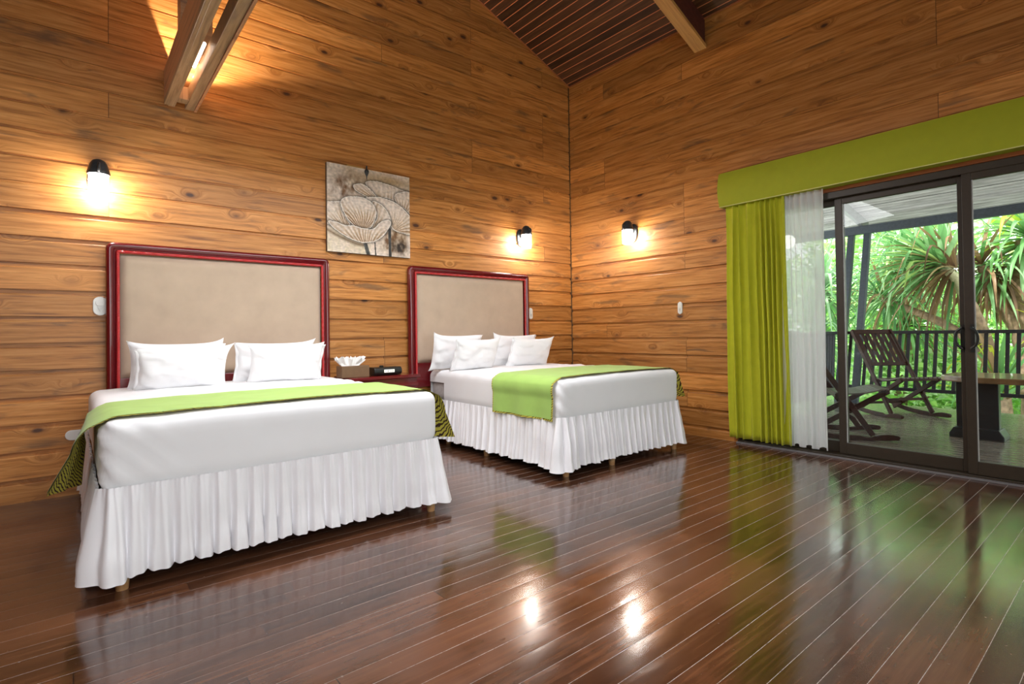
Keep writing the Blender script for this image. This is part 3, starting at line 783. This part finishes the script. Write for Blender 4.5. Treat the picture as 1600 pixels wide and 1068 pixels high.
pillow((3.73, 4.56, zb_), .58, .35, .13, radians(-14), .0, 'white pillow at the back of the right stack on the far bed', 13, g2)
pillow((3.80, 4.38, zb_), .54, .33, .14, radians(-24), -.05, 'white pillow in front of the right stack on the far bed', 16, g2)

# ------------------------------------------------------------------ nightstand and what stands on it
t = thing('nightstand', 'dark red lacquered nightstand with tan door panels between the beds', 'nightstand', (2.16, 4.58, 0))
obj('carcass', MB().box(1.86, 2.475, 4.41, 4.78, .10, .685), m_mahog, t, bevel=.004)
obj('top', MB().box(1.835, 2.50, 4.385, 4.79, .685, .715), m_mahog, t, bevel=.008)
obj('apron_moulding', MB().box(1.85, 2.485, 4.398, 4.42, .61, .640), m_mahog, t, bevel=.004)
for xa, xb in ((1.88, 2.16), (2.175, 2.455)):
    d = obj('door', MB().box(xa, xb, 4.395, 4.412, .12, .605), m_mahog, t, bevel=.003)
    obj('tan_inset', MB().box(xa+.035, xb-.035, 4.388, 4.397, .155, .57), m_tan, d, bevel=.003)
for lx in (1.89, 2.445):
    for ly in (4.44, 4.75): obj('leg', MB().box(lx-.02, lx+.02, ly-.02, ly+.02, 0, .10), m_mahog, t, bevel=.003)
t = thing('tissue_box', 'brown tissue box with a white tissue sticking out, on the nightstand', 'tissue box', (1.91, 4.53, .715))
obj('box_body', MB().box(1.785, 2.035, 4.47, 4.60, .715, .815), m_box, t, bevel=.003)
q = MB(); rnd = random.Random(5)
def tis(k):
    def fn(u_, v_):
        a = u_*2-1; sp = .055+.085*v_
        x = 1.885+a*sp; y = 4.535+(k*.012)*(1-v_)+k*.03*v_*cos(a*5)+.012*sin(a*17+k)*v_
        z = .806+v_*(.068+.016*sin(a*11+k*2)+.012*abs(sin(a*19+k)))-(.014*a*a)*(1-v_)
        return (x, y, z)
    return fn
for k in (-1, .2, 1.1): q.grid(tis(k), 26, 6)
obj('tissue', q, m_tissue, t, smooth=True, angle=60)
t = thing('clock_radio', 'black clock radio with a pale lit display, on the nightstand', 'clock radio', (2.22, 4.54, .715))
q = MB(); n = 12; pr = []
for i in range(n+1):
    a = pi*i/n; pr.append((4.50+.0-.035*sin(a)*.9, .753-.036*cos(a)))
pr += [(4.60, .789), (4.60, .717)]
q.prism(pr, lambda y, z: (2.085, y, z), lambda y, z: (2.355, y, z))
body = obj('body', q, m_black, t, bevel=.004)
obj('dial_knob', MB().lathe([(.018,0),(.02,.004),(.02,.012),(.014,.016)], (2.185, 4.545, .788), 16), m_black, t, smooth=True)
dsp = obj('display', MB().box(2.175, 2.275, 4.4635, 4.468, .742, .768), m_disp, t)
seg7 = {'0': 'abcdef', '8': 'abcdefg', '3': 'abcdg', '1': 'bc'}
dq = MB()
def digit(ch, x, z):
    w_, h_, e = .010, .016, .0022
    S_ = {'a': (0,w_,h_-e,h_), 'd': (0,w_,0,e), 'g': (0,w_,h_/2-e/2,h_/2+e/2), 'f': (0,e,h_/2,h_), 'b': (w_-e,w_,h_/2,h_), 'e': (0,e,0,h_/2), 'c': (w_-e,w_,0,h_/2)}
    for k in seg7[ch]:
        a = S_[k]; dq.box(x+a[0], x+a[1], 4.4622, 4.4636, z+a[2], z+a[3])
for i, ch in enumerate('1830'): digit(ch, 2.186+i*.020+(.006 if i > 1 else 0), .747)
obj('digits', dq, m_dark, dsp)

# ------------------------------------------------------------------ painting
def mixc(a, b, t):
    t = max(0, min(1, t)); return tuple(x+(y-x)*t for x, y in zip(a, b))
def smooth_poly(pts, n=5):
    out = []; N = len(pts)
    for i in range(N):
        a, b, c, d = pts[i-1], pts[i], pts[(i+1) % N], pts[(i+2) % N]
        for k in range(n):
            t_ = k/n
            out.append(tuple(.5*(2*b[q]+(c[q]-a[q])*t_+(2*a[q]-5*b[q]+4*c[q]-d[q])*t_*t_+(3*b[q]-a[q]-3*c[q]+d[q])*t_**3) for q in (0, 1)))
    return out
def sdf(P, x, y):
    d = 9.; s_ = False; n = len(P); j = n-1
    for i in range(n):
        xi, yi = P[i]; xj, yj = P[j]; ex, ey = xj-xi, yj-yi; wx, wy = x-xi, y-yi
        t_ = (wx*ex+wy*ey)/(ex*ex+ey*ey+1e-9); t_ = 0 if t_ < 0 else 1 if t_ > 1 else t_
        bx, by = wx-ex*t_, wy-ey*t_; q = bx*bx+by*by
        if q < d: d = q
        if (yi > y) != (yj > y) and x < (xj-xi)*(y-yi)/(yj-yi)+xi: s_ = not s_
        j = i
    return -sqrt(d) if s_ else sqrt(d)
CRM, SND, BRN, INK = (.78,.67,.58), (.46,.31,.16), (.19,.095,.042), (.028,.020,.015)
# petals from back to front: outline, focus the brush strokes run to, direction of shading
PETALS = [
 ([(.44,.16),(.56,.12),(.70,.13),(.86,.16),(1.02,.22),(1.03,.42),(.95,.40),(.85,.34),(.72,.30),(.60,.31),(.52,.27)], (.78,.62), (0,1), .95),
 ([(.80,.26),(.88,.20),(1.02,.20),(1.03,.46),(.94,.40),(.85,.36)], (.92,.55), (.1,1), .8),
 ([(.30,.21),(.40,.18),(.50,.23),(.58,.31),(.50,.33),(.42,.31),(.33,.27)], (.58,.34), (0,1), .9),
 ([(.44,.34),(.56,.31),(.70,.31),(.84,.35),(.98,.45),(1.03,.56),(1.03,.70),(.88,.70),(.77,.66),(.72,.55),(.60,.42)], (.74,.70), (-.3,1), .85),
 ([(-.03,.47),(.06,.44),(.16,.43),(.18,.55),(.26,.68),(.14,.70),(-.03,.68)], (.22,.74), (.6,.7), .8),
 ([(.52,.37),(.62,.38),(.70,.45),(.75,.54),(.74,.64),(.66,.74),(.54,.78),(.52,.66),(.58,.54)], (.50,.76), (-.9,.3), .9),
 ([(.15,.44),(.20,.37),(.30,.34),(.42,.34),(.53,.39),(.57,.48),(.55,.60),(.50,.68),(.40,.71),(.30,.68),(.21,.59)], (.40,.74), (-.1,1), 1.15),
 ([(.01,.66),(.10,.66),(.20,.69),(.30,.68),(.42,.70),(.53,.69),(.62,.60),(.73,.56),(.75,.62),(.68,.73),(.58,.82),(.48,.86),(.34,.86),(.20,.81),(.08,.74)], (.45,.98), (0,1), .75)]
PETALS = [(smooth_poly(p, 4), f_, d_, k_) for p, f_, d_, k_ in PETALS]
BBX = [(min(q[0] for q in p)-.04, max(q[0] for q in p)+.04, min(q[1] for q in p)-.04, max(q[1] for q in p)+.04) for p, _, _, _ in PETALS]
def poppy(u, v):
    """colour of the canvas, u to the right, v down, both 0..1"""
    n = fbm
    streak = n(u*7+v*9, v*4-u*14, 1, 3)
    c = mixc(CRM, SND, .25+.6*n(u*3, v*3, 2, 2))
    k1 = exp(-(((u-.19-.35*(.30-v))/.17)**2+((v-.23)/.15)**2)); c = mixc(c, BRN, k1*(.85+1.1*streak))
    k3 = exp(-(((u-.75)/.35)**2+((v-.09)/.06)**2)); c = mixc(c, SND, k3*.9)
    if v > .68 and u > .55: c = mixc(c, mixc(SND, BRN, .5+streak), min(1, (u-.55)*6)*(.75+.8*streak)); 
    k2 = exp(-(((u-.86)/.12)**2+((v-.88)/.09)**2)); c = mixc(c, INK, k2*(.9+.8*streak))
    if v > .93: c = mixc(c, CRM, (v-.93)*9)
    if u > .94 and v > .7: c = mixc(c, CRM, (u-.94)*14)
    if u < .5 and v > .72: c = mixc(c, (.66,.56,.40), .6+.8*streak)
    d = abs(v-(.76+.14*sin(min(u, .45)*3.4)))
    if u < .42 and d < .035: c = mixc((.20,.13,.07), c, d/.035)
    for x0, x1, w, va in ((.43, .47, .024, .86), (.55, .56, .008, .85), (.735, .74, .018, .66)):
        if v > va:
            xs = x0+(x1-x0)*(v-va)/(1-va)
            if abs(u-xs) < w: c = mixc((.02,.02,.02), (.09,.09,.08), abs(u-xs)/w+streak)
    for (P, f_, d_, k_), B in zip(PETALS, BBX):
        if not (B[0] < u < B[1] and B[2] < v < B[3]): continue
        s_ = sdf(P, u+.006*n(u*9, v*9, 3, 2), v+.006*n(u*9, v*9, 8, 2))
        if s_ < 0:
            th = atan2(v-f_[1], u-f_[0]); rad = n(th*9, k_*7, 1, 3)*.5+.5*sin(th*42+5*n(u*4, v*4, k_, 2))
            t_ = ((u-(B[0]+B[1])/2)*d_[0]/(B[1]-B[0])+(v-(B[2]+B[3])/2)*d_[1]/(B[3]-B[2]))+.5
            sh = max(0, t_-.22)*2.0*k_*(.60+.75*rad)
            q = mixc(CRM, SND, sh*1.3); q = mixc(q, BRN, max(0, sh-.45)*1.25)
            q = mixc(q, BRN, exp(s_/.030)*.75*(.5+.6*rad))
            if s_ > -.009: q = mixc((.82,.76,.68), q, .15)
            c = q
        elif s_ < .034: c = mixc(INK, c, (s_/.034)**.55)
    g = 1.0+.28*n(u*34, v*34, 9, 2)+.10*n(u*8, v*60, 3, 2)
    return tuple(max(0, x*g) for x in c)
t = thing('painting', 'square canvas painting of cream poppies on brown, hung between the headboards', 'painting', (2.2, 4.815, 1.85))
px0, px1, pz0, pz1 = 1.788, 2.628, 1.85, 2.662
q = MB().grid(lambda u_, v_: (px0+(px1-px0)*u_, 4.793-.0012*fbm(u_*40, v_*40, 2, 2), pz1+(pz0-pz1)*v_), 210, 210)
q.c = [poppy(i % 211/210, (i//211)/210) for i in range(len(q.v))]
obj('canvas_face', q, m_paint, t, smooth=True)
obj('stretcher', MB().box(px0, px1, 4.796, YL-.001, pz0, pz1), plain('dark_canvas_edge', (.10,.065,.04), .8), t)
t = thing('picture_hook', 'small dark teardrop hook over the top edge of the painting', 'hook', (2.17, 4.79, 2.62))
obj('hook_body', MB().lathe([(.002,-.075),(.004,-.055),(.006,-.04),(.018,-.015),(.022,.0),(.018,.016),(.006,.03),(.008,.045),(.004,.06)], (2.17, 4.785, 2.635), 12), m_iron, t, smooth=True)
obj('hanging_strip', MB().box(1.98, 2.15, 4.80, YL-.001, pz1+.001, pz1+.014), m_rafter, t)

# ------------------------------------------------------------------ veranda
tag(obj('veranda_floor', MB().box(XR+.11, 9.0, -5, 3.5, -.08, 0.0), m_deck), kind='structure')
q = MB(); nx = 150
RZ = lambda x: 2.83+(9.5-x)*.19
def rf(u_, v_):
    x = 5.06+4.9*u_; return (x, 4.6-10.*v_, RZ(x)+.017*cos(2*pi*x/.095))
q.grid(rf, 520, 2)
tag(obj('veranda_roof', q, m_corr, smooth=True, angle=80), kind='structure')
t = thing('veranda_beam', 'dark painted roof beam along the outer edge of the veranda', 'beam', (9.5, 0, 2.6))
obj('beam_body', MB().box(9.46, 9.56, -5, 4.5, 2.55, 2.675), m_navy, t, bevel=.005)
lean = (.72)/2.45
def raft(y, label):
    t = thing('veranda_rafter', label, 'rafter', (7.3, y, 2.9), 0, 'rafters under the veranda roof')
    z = lambda x: RZ(x)-.085
    obj('rafter_body', MB().bar((5.08, y, z(5.08)), (9.75, y, z(9.75)), .05, .14), m_galv, t)
raft(2.95, 'grey steel rafter meeting the double post of the veranda'); raft(.35, 'grey steel rafter under the veranda roof at the right edge of view')
for y, lab in ((2.87, 'leaning blue-grey veranda post, right one of the close pair'), (3.09, 'leaning blue-grey veranda post, left one of the close pair')):
    t = thing('veranda_post', lab, 'post', (8.82, y, 0), 0, 'leaning double posts of the veranda')
    obj('post_body', MB().bar((8.80, y, -.05), (9.52, y, 2.56), .085, .085, (1,0,0)), m_navy, t, bevel=.004)
# outer railing, leaning outwards
RA = lambda z: 8.86+(z)*.28
t = thing('veranda_railing', 'dark railing with upright balusters along the outer edge of the veranda', 'railing', (8.95, 0, .2))
obj('top_rail', MB().bar((RA(1.02), -4.5, 1.02), (RA(1.02), 3.12, 1.02), .07, .045), m_rail, t, bevel=.004)
obj('bottom_rail', MB().bar((RA(.23), -4.5, .23), (RA(.23), 3.12, .23), .045, .045), m_rail, t, bevel=.003)
yb = 3.02; 
for i in range(54):
    y = 3.0-i*.1035
    obj('baluster', MB().bar((RA(.24), y, .24), (RA(1.0), y, 1.0), .022, .040, (0,1,0)), m_rail, t)
t = thing('side_railing', 'dark railing closing the left end of the veranda, seen edge-on', 'railing', (7, 3.16, .2))
obj('top_rail', MB().bar((5.12, 3.16, 1.02), (RA(1.02), 3.16, 1.02), .07, .045), m_rail, t, bevel=.004)
obj('bottom_rail', MB().bar((5.12, 3.16, .12), (RA(.12), 3.16, .12), .045, .045), m_rail, t, bevel=.003)
for i in range(38):
    x = 8.80-i*.0985
    obj('baluster', MB().bar((x, 3.16, .12), (x+.10, 3.16, 1.0), .022, .040, (0,1,0)), m_rail, t)
t = thing('veranda_lamp', 'bright white globe lamp outside, glowing through the sheer curtain', 'lamp', (6.0, 2.56, 2.03))
obj('globe', MB().lathe([(.01,-.075),(.045,-.062),(.068,-.03),(.075,0),(.068,.03),(.045,.062),(.01,.075)], (6.0, 2.56, 2.03), 20), m_globe, t, smooth=True)
obj('stem', MB().tube([(6.0, 2.56, 2.10), (6.0, 2.56, RZ(6.0)-.01)], .008, 8), m_iron, t, smooth=True)

# rocking chairs: local x = facing direction, y = across
def rocking_chair(loc, face, label):
    t = thing('rocking_chair', label, 'rocking chair', loc, face, 'folding wooden rocking chairs on the veranda')
    W_ = .30
    for s_ in (-1, 1):
        y = s_*W_
        pts = []; n = 22
        top, bot = [], []
        for i in range(n+1):
            u_ = i/n; x = -.98+.98*u_
            zc = .028+.11*(abs(u_-.62)/.62)**2.2*(1 if u_ < .62 else .45)
            th = .030+.006*sin(pi*u_)
            if u_ > .80: th = .026+.012*sin((u_-.80)/.20*pi)+.004; 
            if u_ > .70 and u_ < .80: th = .024
            bot.append((x, max(.0, zc-.028))); top.append((x, max(.0, zc-.028)+th*1.35))
        poly = bot+[(.012, top[-1][1]*.7)]+list(reversed(top))
        obj('rocker', MB().prism(poly, lambda a, z: (a, y-.017, z), lambda a, z: (a, y+.017, z)), m_rock, t, local=True, bevel=.004)
        ys = y-s_*.034
        obj('back_stile', MB().bar((-.20, ys, .045), (-.84, ys, 1.06), .026, .050, (1,0,0)), m_rock, t, local=True, bevel=.004)
        yf = y-s_*.066
        obj('leg', MB().bar((-.76, yf, .05), (-.055, yf, .475), .026, .050, (0,0,1)), m_rock, t, local=True, bevel=.004)
    wi = W_-.034
    for nm, x, z, w_, h_ in (('crest_rail', -.825, 1.035, .024, .06), ('back_rail', -.565, .625, .022, .045)):
        obj(nm, MB().bar((x, -wi, z), (x, wi, z), w_, h_, (-.5,0,.85)), m_rock, t, local=True, bevel=.003)
    for i in range(7):
        y = -wi+.05+(2*wi-.10)*i/6
        obj('back_slat', MB().bar((-.562, y, .62), (-.822, y, 1.03), .044, .014, (1,0,.6)), m_rock, t, local=True, bevel=.002)
    sf = MB().bar((-.07, -wi+.0, .468), (-.07, wi, .468), .03, .035).bar((-.50, -wi, .425), (-.50, wi, .425), .03, .035)
    obj('seat_frame', sf, m_rock, t, local=True, bevel=.003)
    for i in range(9):
        y = -wi+.04+(2*wi-.08)*i/8
        pts = [(-.50, y, .447), (-.38, y, .438), (-.24, y, .452), (-.12, y, .484), (-.05, y, .486)]
        q = MB()
        for a, b in zip(pts, pts[1:]): q.bar(a, b, .040, .014)
        obj('seat_slat', q, m_rockgrey, t, local=True)
    obj('stretcher', MB().bar((-.30, -wi, .205), (-.30, wi, .205), .022, .03).bar((-.62, -wi, .13), (-.62, wi, .13), .022, .03), m_rock, t, local=True, bevel=.003)
    return t
rocking_chair((6.31, 1.76, 0), atan2(-.86, .51), 'dark slatted rocking chair nearest the glass, its back behind the sheer curtain')
rocking_chair((7.74, 1.78, 0), atan2(-.82, -.57), 'dark slatted rocking chair by the outer railing, backrest in full view')

t = thing('veranda_table', 'wooden slab table on a charcoal pedestal on the veranda', 'table', (6.85, .85, 0))
q = MB(); n = 40; P_ = []
for k in range(n):
    a = 2*pi*k/n; rx = .40; ry = .74
    ca, sa = cos(a), sin(a); p = 3.4
    P_.append((6.90+rx*(1 if ca > 0 else -1)*abs(ca)**(2/p)*(1+.03*sin(5*a)), .68+ry*(1 if sa > 0 else -1)*abs(sa)**(2/p)*(1+.02*sin(7*a+1))))
q.prism(P_, lambda x, y: (x, y, .555), lambda x, y: (x, y, .61))
obj('table_top', q, m_slab, t, bevel=.010)
obj('pedestal', MB().box(6.80, 6.90, 1.00, 1.32, .08, .555), m_ped, t, bevel=.006)
obj('pedestal_foot', MB().prism([(.955,0),(1.365,0),(1.365,.04),(1.33,.10),(.99,.10),(.955,.04)], lambda y, z: (6.72, y, z), lambda y, z: (6.98, y, z)), m_ped, t, bevel=.006)
obj('pedestal', MB().box(6.80, 6.90, .10, .42, .08, .555), m_ped, t, bevel=.006)
obj('pedestal_foot', MB().prism([(.055,0),(.465,0),(.465,.04),(.43,.10),(.09,.10),(.055,.04)], lambda y, z: (6.72, y, z), lambda y, z: (6.98, y, z)), m_ped, t, bevel=.006)

# ------------------------------------------------------------------ garden
q = MB().grid(lambda u_, v_: (9.3+30*u_, -22+44*v_, -1.2+1.2*u_+.25*fbm(u_*6, v_*8, 3)), 40, 40)
tag(obj('garden_ground', q, m_soil, smooth=True), kind='structure')

GREENS = [(.10,.26,.09), (.16,.36,.12), (.22,.46,.18), (.34,.55,.28), (.10,.22,.12), (.45,.60,.20)]
YEL = [(.45,.60,.06), (.62,.62,.05), (.30,.55,.08)]
DEAD = [(.34,.20,.11), (.26,.15,.08), (.46,.30,.16), (.18,.10,.06)]
def leaf(q, base, d, L, w, droop, col, rnd, fold=None):
    """strap leaf: base point, direction, length, width, droop"""
    d = Vector(d).normalized(); p = Vector(base); n = 9; b = len(q.v)
    side = d.cross(Vector((0,0,1)))
    if side.length < .05: side = Vector((1,0,0))
    side.normalize(); tw = rnd.uniform(-.5, .5); kink = rnd.random() if fold is None else fold
    for i in range(n+1):
        s_ = i/n; ww = w*(min(1, .45+s_*3))*(1-s_**2.2)*.5+.001
        sd = (Matrix.Rotation(tw*s_, 3, d) @ side)
        nr = sd.cross(d).normalized()
        cc = tuple(c*(.85+.3*s_) for c in col)
        q.v += [tuple(p-sd*ww+nr*ww*.45), tuple(p), tuple(p+sd*ww+nr*ww*.45)]; q.c += [cc, tuple(c*1.15 for c in cc), cc]
        st = L/n; p = p+d*st
        g_ = droop*st*(1+s_*1.5)
        if kink > .75 and abs(s_-.5) < .06: g_ += .9
        d = (d+Vector((0,0,-g_))).normalized(); side = (side-d*side.dot(d)).normalized()
    for i in range(n):
        a = b+i*3; q.f += [(a, a+1, a+4, a+3), (a+1, a+2, a+5, a+4)]
def rosette(name, par, c, axis, n, L, w, pal, droop, seed, spread=(15, 105)):
    rnd = random.Random(seed); q = MB(); q.c = []; ax = Vector(axis).normalized()
    e = ax.cross(Vector((.3,.2,1))).normalized(); g = ax.cross(e)
    for i in range(n):
        a = i*2.39996; th = radians(spread[0]+(spread[1]-spread[0])*((i+.5)/n)**.8+rnd.uniform(-8, 8))
        d = ax*cos(th)+(e*cos(a)+g*sin(a))*sin(th)
        leaf(q, Vector(c)-ax*(.25*i/n)+d*.03, d, L*rnd.uniform(.75, 1.12), w*rnd.uniform(.8, 1.2), droop*rnd.uniform(.5, 1.4), rnd.choice(pal), rnd)
    return obj(name, q, m_leaf, par, smooth=True, angle=60)
def limb(name, par, pts, r, mat, seed=0):
    P3 = [Vector(p) for p in pts]; out = []; rr = []
    for i in range(len(P3)-1):
        for k in range(8):
            s_ = k/8; a = P3[max(i-1, 0)]; b = P3[i]; c = P3[i+1]; d = P3[min(i+2, len(P3)-1)]
            p = .5*((2*b)+(-a+c)*s_+(2*a-5*b+4*c-d)*s_*s_+(-a+3*b-3*c+d)*s_**3)
            out.append(p+Vector((fbm(p.z*3, seed), fbm(p.z*3, seed+5), 0))*.02); f_ = (i+s_)/(len(P3)-1); rr.append((r[0]+(r[1]-r[0])*f_)*(1+.06*sin(60*f_)))
    out.append(P3[-1]); rr.append(r[1])
    return obj(name, MB().tube(out, rr, 12), mat, par, smooth=True, angle=80)

t = thing('pandanus_tree', 'pandanus with a wide fan of strap leaves on a pale bent stem, behind the railing', 'tree', (11.4, 1.55, -1.1))
limb('trunk', t, [(11.4, 1.55, -1.1), (11.3, 1.62, .1), (11.15, 1.80, 1.0), (11.05, 1.98, 1.55)], (.10, .075), m_bark, 1)
limb('branch', t, [(11.05, 1.98, 1.55), (11.0, 2.10, 1.86), (10.95, 2.30, 2.12), (10.9, 2.42, 2.22)], (.085, .05), m_barkpale, 2)
rosette('leaf_crown', t, (10.9, 2.42, 2.22), (-.15, .75, .55), 90, 1.35, .075, [GREENS[1], GREENS[2], GREENS[3], GREENS[5], GREENS[3]], .35, 21, (8, 82))
rosette('dead_leaf_skirt', t, (11.0, 2.32, 2.05), (.1, .9, .1), 90, 1.35, .055, DEAD+DEAD+[GREENS[0], GREENS[1], GREENS[2]], .7, 22, (20, 85))
limb('branch', t, [(11.3, 1.66, .55), (11.25, 2.2, 1.05), (11.2, 2.8, 1.42), (11.2, 3.2, 1.62)], (.075, .05), m_bark, 3)
rosette('leaf_crown', t, (11.2, 3.25, 1.68), (-.1, .8, .4), 60, 1.0, .06, GREENS[:4]+DEAD[:1], .9, 23, (15, 120))

t = thing('pandanus_tree', 'thick brown forked pandanus trunk at the right edge of the view', 'tree', (11.9, 1.30, -1.1))
limb('trunk', t, [(11.9, 1.30, -1.1), (11.9, 1.35, .2), (11.9, 1.42, 1.0), (11.9, 1.44, 1.7), (11.9, 1.36, 2.5)], (.17, .13), m_bark, 4)
limb('branch', t, [(11.9, 1.40, .85), (11.85, 1.58, 1.2), (11.8, 1.80, 1.65), (11.8, 1.9, 2.1)], (.10, .07), m_bark, 5)
limb('branch', t, [(11.9, 1.38, .55), (11.7, 1.20, .75), (11.5, .95, .95)], (.06, .04), m_bark, 6)
rosette('leaf_crown', t, (11.9, 1.34, 2.6), (-.2, 0, 1), 90, 1.3, .085, GREENS[1:4]+YEL[:1], 1.1, 24, (10, 125))
rosette('leaf_crown', t, (11.8, 1.92, 2.15), (-.4, .2, .8), 60, 1.1, .07, GREENS[1:4]+DEAD, 1.0, 25, (20, 130))
rosette('dead_leaf_skirt', t, (11.8, 1.7, 1.95), (-.3, 0, .4), 60, .95, .06, DEAD, 1.6, 26, (80, 150))
rosette('leaf_crown', t, (11.5, .92, 1.0), (-.3, -.6, .7), 36, .9, .06, GREENS[1:4]+YEL, .8, 27, (10, 110))

t = thing('pandanus_plant', 'low clump of yellow-green strap leaves behind the railing, beside the thick trunk', 'plant', (10.9, 1.55, -1.0))
limb('stem', t, [(10.9, 1.55, -1.0), (10.85, 1.55, -.2), (10.8, 1.58, .15)], (.06, .05), m_bark, 7)
rosette('leaf_crown', t, (10.8, 1.58, .2), (0, .1, 1), 34, 1.25, .075, YEL+GREENS[1:3]+DEAD[:1], .35, 28, (5, 70))
t = thing('pandanus_tree', 'pale green pandanus seen left of the double veranda post', 'tree', (11.6, 4.5, -1.1))
limb('trunk', t, [(11.6, 4.5, -1.1), (11.5, 4.45, .2), (11.4, 4.35, 1.3), (11.3, 4.2, 1.8)], (.12, .08), m_bark, 8)
rosette('leaf_crown', t, (11.3, 4.2, 1.9), (-.4, -.2, .8), 110, 1.4, .07, [GREENS[2], GREENS[3], (.45,.62,.42), (.30,.50,.30)], .9, 29, (5, 125))
rosette('leaf_crown', t, (11.2, 4.3, .9), (-.5, -.3, .6), 80, 1.3, .065, [GREENS[2], GREENS[3], (.40,.58,.40)], .9, 30, (5, 125))
t = thing('pandanus_tree', 'pandanus crown beyond, filling the gap between the double post and the pale bent stem', 'tree', (13.0, 3.4, -1.0))
limb('trunk', t, [(13.0, 3.4, -1.0), (13.0, 3.4, .4), (12.9, 3.3, 1.7)], (.12, .08), m_bark, 9)
rosette('leaf_crown', t, (12.9, 3.3, 2.4), (-.3, -.2, .9), 120, 1.5, .08, GREENS, .9, 31, (5, 125))
rosette('leaf_crown', t, (12.7, 3.2, 1.2), (-.5, -.3, .6), 90, 1.3, .07, GREENS[:3]+DEAD[:2], 1.0, 32, (5, 125))

def bush(c, rx, ry, rz, n, pal, seed, label, size=.16):
    rnd = random.Random(seed); t = thing('shrub', label, 'shrub', (c[0], c[1], c[2]-rz), 0, 'bright green shrubs beyond the railing')
    q = MB(); q.c = []
    for i in range(n):
        th = rnd.uniform(0, 2*pi); ph = math.acos(rnd.uniform(-1, 1)); rr = rnd.uniform(.55, 1)**.5
        lump = 1+.25*fbm(cos(th)*2+seed, sin(th)*2, cos(ph)*2)
        p = Vector((c[0]+rx*rr*lump*sin(ph)*cos(th), c[1]+ry*rr*lump*sin(ph)*sin(th), c[2]+rz*rr*lump*cos(ph)))
        d = Vector((rnd.uniform(-1, .4), rnd.uniform(-1, 1), rnd.uniform(-.6, .8))).normalized(); s_ = size*rnd.uniform(.6, 1.4)
        e = d.cross(Vector((rnd.uniform(-1,1), rnd.uniform(-1,1), 1))).normalized()*s_*.32; b = len(q.v); k = e.cross(d).normalized()*s_*.08
        q.v += [tuple(p), tuple(p+d*s_*.5+e+k), tuple(p+d*s_-k), tuple(p+d*s_*.5-e+k)]; cc = rnd.choice(pal); f_ = rnd.uniform(.8, 1.25); q.c += [tuple(x*f_ for x in cc)]*4
        q.f += [(b, b+1, b+2), (b, b+2, b+3)]
    obj('foliage', q, m_leaf, t)
    limb('stem', t, [(c[0], c[1], c[2]-rz-.2), (c[0]+.05, c[1], c[2]-rz*.4), (c[0], c[1]+.05, c[2]+rz*.3)], (.05, .03), m_bark, seed)
BG = [(.38,.66,.16), (.52,.78,.26), (.65,.86,.40), (.28,.55,.15), (.58,.80,.46), (.74,.90,.55)]
bush((14.6, 1.6, .6), 1.3, 1.6, 1.6, 4200, BG, 41, 'bright green leafy shrub behind the right part of the railing')
bush((15.0, 4.0, .8), 1.4, 1.7, 1.9, 4200, BG, 42, 'leafy shrub in the middle distance behind the far rocking chair')
bush((13.6, 6.4, .9), 1.5, 1.6, 2.1, 3600, BG, 43, 'leafy shrub at the far left, seen past the sheer curtain')
bush((12.6, .2, .0), 1.0, 1.2, .95, 3000, BG, 44, 'low leafy shrub at the right edge, below the top rail')
bush((12.7, 2.9, -.2), .9, 1.1, .8, 2400, BG, 45, 'low shrub just beyond the balusters behind the far rocking chair')
bush((18.5, 3.6, 2.6), 2.5, 3.6, 3.2, 6000, BG, 46, 'tall leafy tree mass closing the view behind the pandanus', .3)
bush((14.5, -2.6, .3), 1.5, 1.9, 1.6, 3000, BG, 47, 'leafy shrub beyond the railing, far to the right of the forked trunk')
bush((11.5, 8.6, .6), 1.6, 1.8, 2.0, 3000, BG, 48, 'leafy shrub beyond the left end of the veranda')
